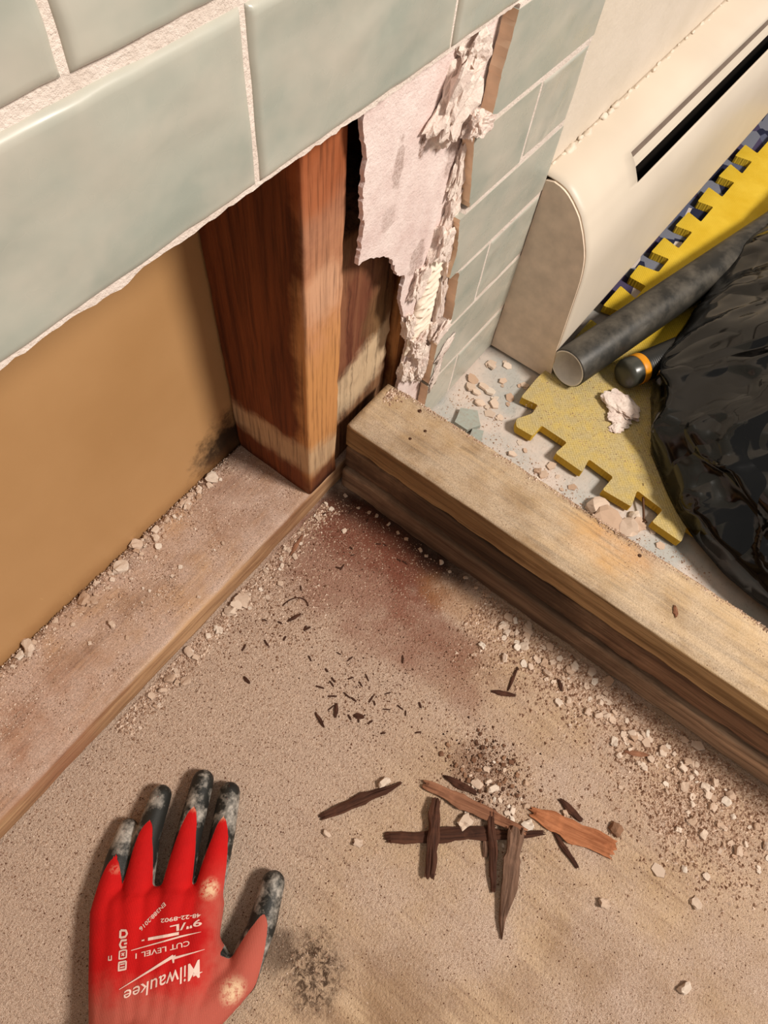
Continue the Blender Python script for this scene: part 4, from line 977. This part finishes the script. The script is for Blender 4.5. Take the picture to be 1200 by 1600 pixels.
scatter(1800, lambda: (-.152 + rs.randn() * .016, -.295 + rs.randn() * .02), .0004, .0018, .0, .75)
scatter(1500, lambda: (-.165 + rs.randn() * .028, -.325 + rs.randn() * .03), .0004, .0016, .3, 1)
scatter(1600, lambda: (-.045 + rs.randn() * .025, -.07 + rs.randn() * .05), .0003, .0013, .05, .7)
scatter(1200, lambda: (-.10 + rs.randn() * .02, -.19 + rs.randn() * .05), .0003, .0013, .05, .7)
scatter(1400, lambda: (-.172 + rs.randn() * .02, -.165 + rs.randn() * .03), .0003, .0014, .05, .9)
scatter(4200, lambda: (-.03 - .30 * rs.rand(), -.003 - abs(rs.randn()) * .011), .0004, .0021, .35, 1)
scatter(2500, lambda: (-.15 + rs.randn() * .035, -.05 + rs.randn() * .03), .0004, .0018, .2, 1)
P_ = np.array(pts); free = np.ones(len(P_), bool)
for (c, r) in spheres: free &= (P_[:, 0] - c.x) ** 2 + (P_[:, 1] - c.y) ** 2 > (r + .001) ** 2
pts = P_[free].tolist(); sz = np.array(sz)[free]; tn = np.array(tn)[free]
grit('floor_grit', pts, sz, tn, MAT['grit'], 'fine plaster and wood grit strewn over the shower subfloor')
pts = []; sz = []; tn = []; okp = lambda x, y: .006 < y < .0985 and not (-.051 < x < -.004)
scatter(24000, lambda: (-.02 - .48 * rs.rand(), .098 * rs.rand()), .0003, .0011, .3, 1, okp)
scatter(3500, lambda: (-.07 - .36 * rs.rand(), .0985 - abs(rs.randn()) * .012), .0004, .0016, .3, 1, okp)
scatter(2000, lambda: (-.19 + rs.randn() * .06, .055 + rs.randn() * .022), .0004, .0013, .4, 1, okp)
grit('plate_grit', pts, sz, tn, MAT['grit'], 'fine plaster grit lying on the sole plate', .0370)
pts = []; sz = []; tn = []
scatter(4500, lambda: (.004 + .064 * rs.rand(), -.02 - .47 * rs.rand()), .0002, .0007, .3, 1, lambda x, y: True)
scatter(1500, lambda: (.0700 - abs(rs.randn()) * .0022, -.02 - .40 * rs.rand()), .0004, .0016, .55, 1, lambda x, y: True)
scatter(260, lambda: (.058 + rs.randn() * .006, -.012 - abs(rs.randn()) * .008), .0005, .0022, .4, 1, lambda x, y: x < .069 and y < -.008)
grit('curb_grit', pts, sz, tn, MAT['grit'], 'fine plaster grit lying on top of the curb', .1138)
pts = []; sz = []; tn = []
scatter(3500, lambda: (WC + .01 + .12 * rs.rand(), -.03 - .36 * rs.rand()), .0004, .0017, .45, .95, lambda x, y: not (x > .172 and y < -.1))
grit('bathroom_grit', pts, sz, tn, MAT['grit'], 'plaster grit on the bathroom floor between curb and mat', .0)
pts = []; sz = []; tn = []
scatter(3800, lambda: (.21 + .17 * rs.rand() ** 1.3, -.11 - .22 * rs.rand()), .0003, .0012, .35, .8, lambda x, y: not (x > .30 + (y + .22) * 0 and y < -.255) and (x > .215))
grit('mat_grit', pts, sz, tn, MAT['grit'], 'plaster grit on the near corner of the foam mat', .0149)
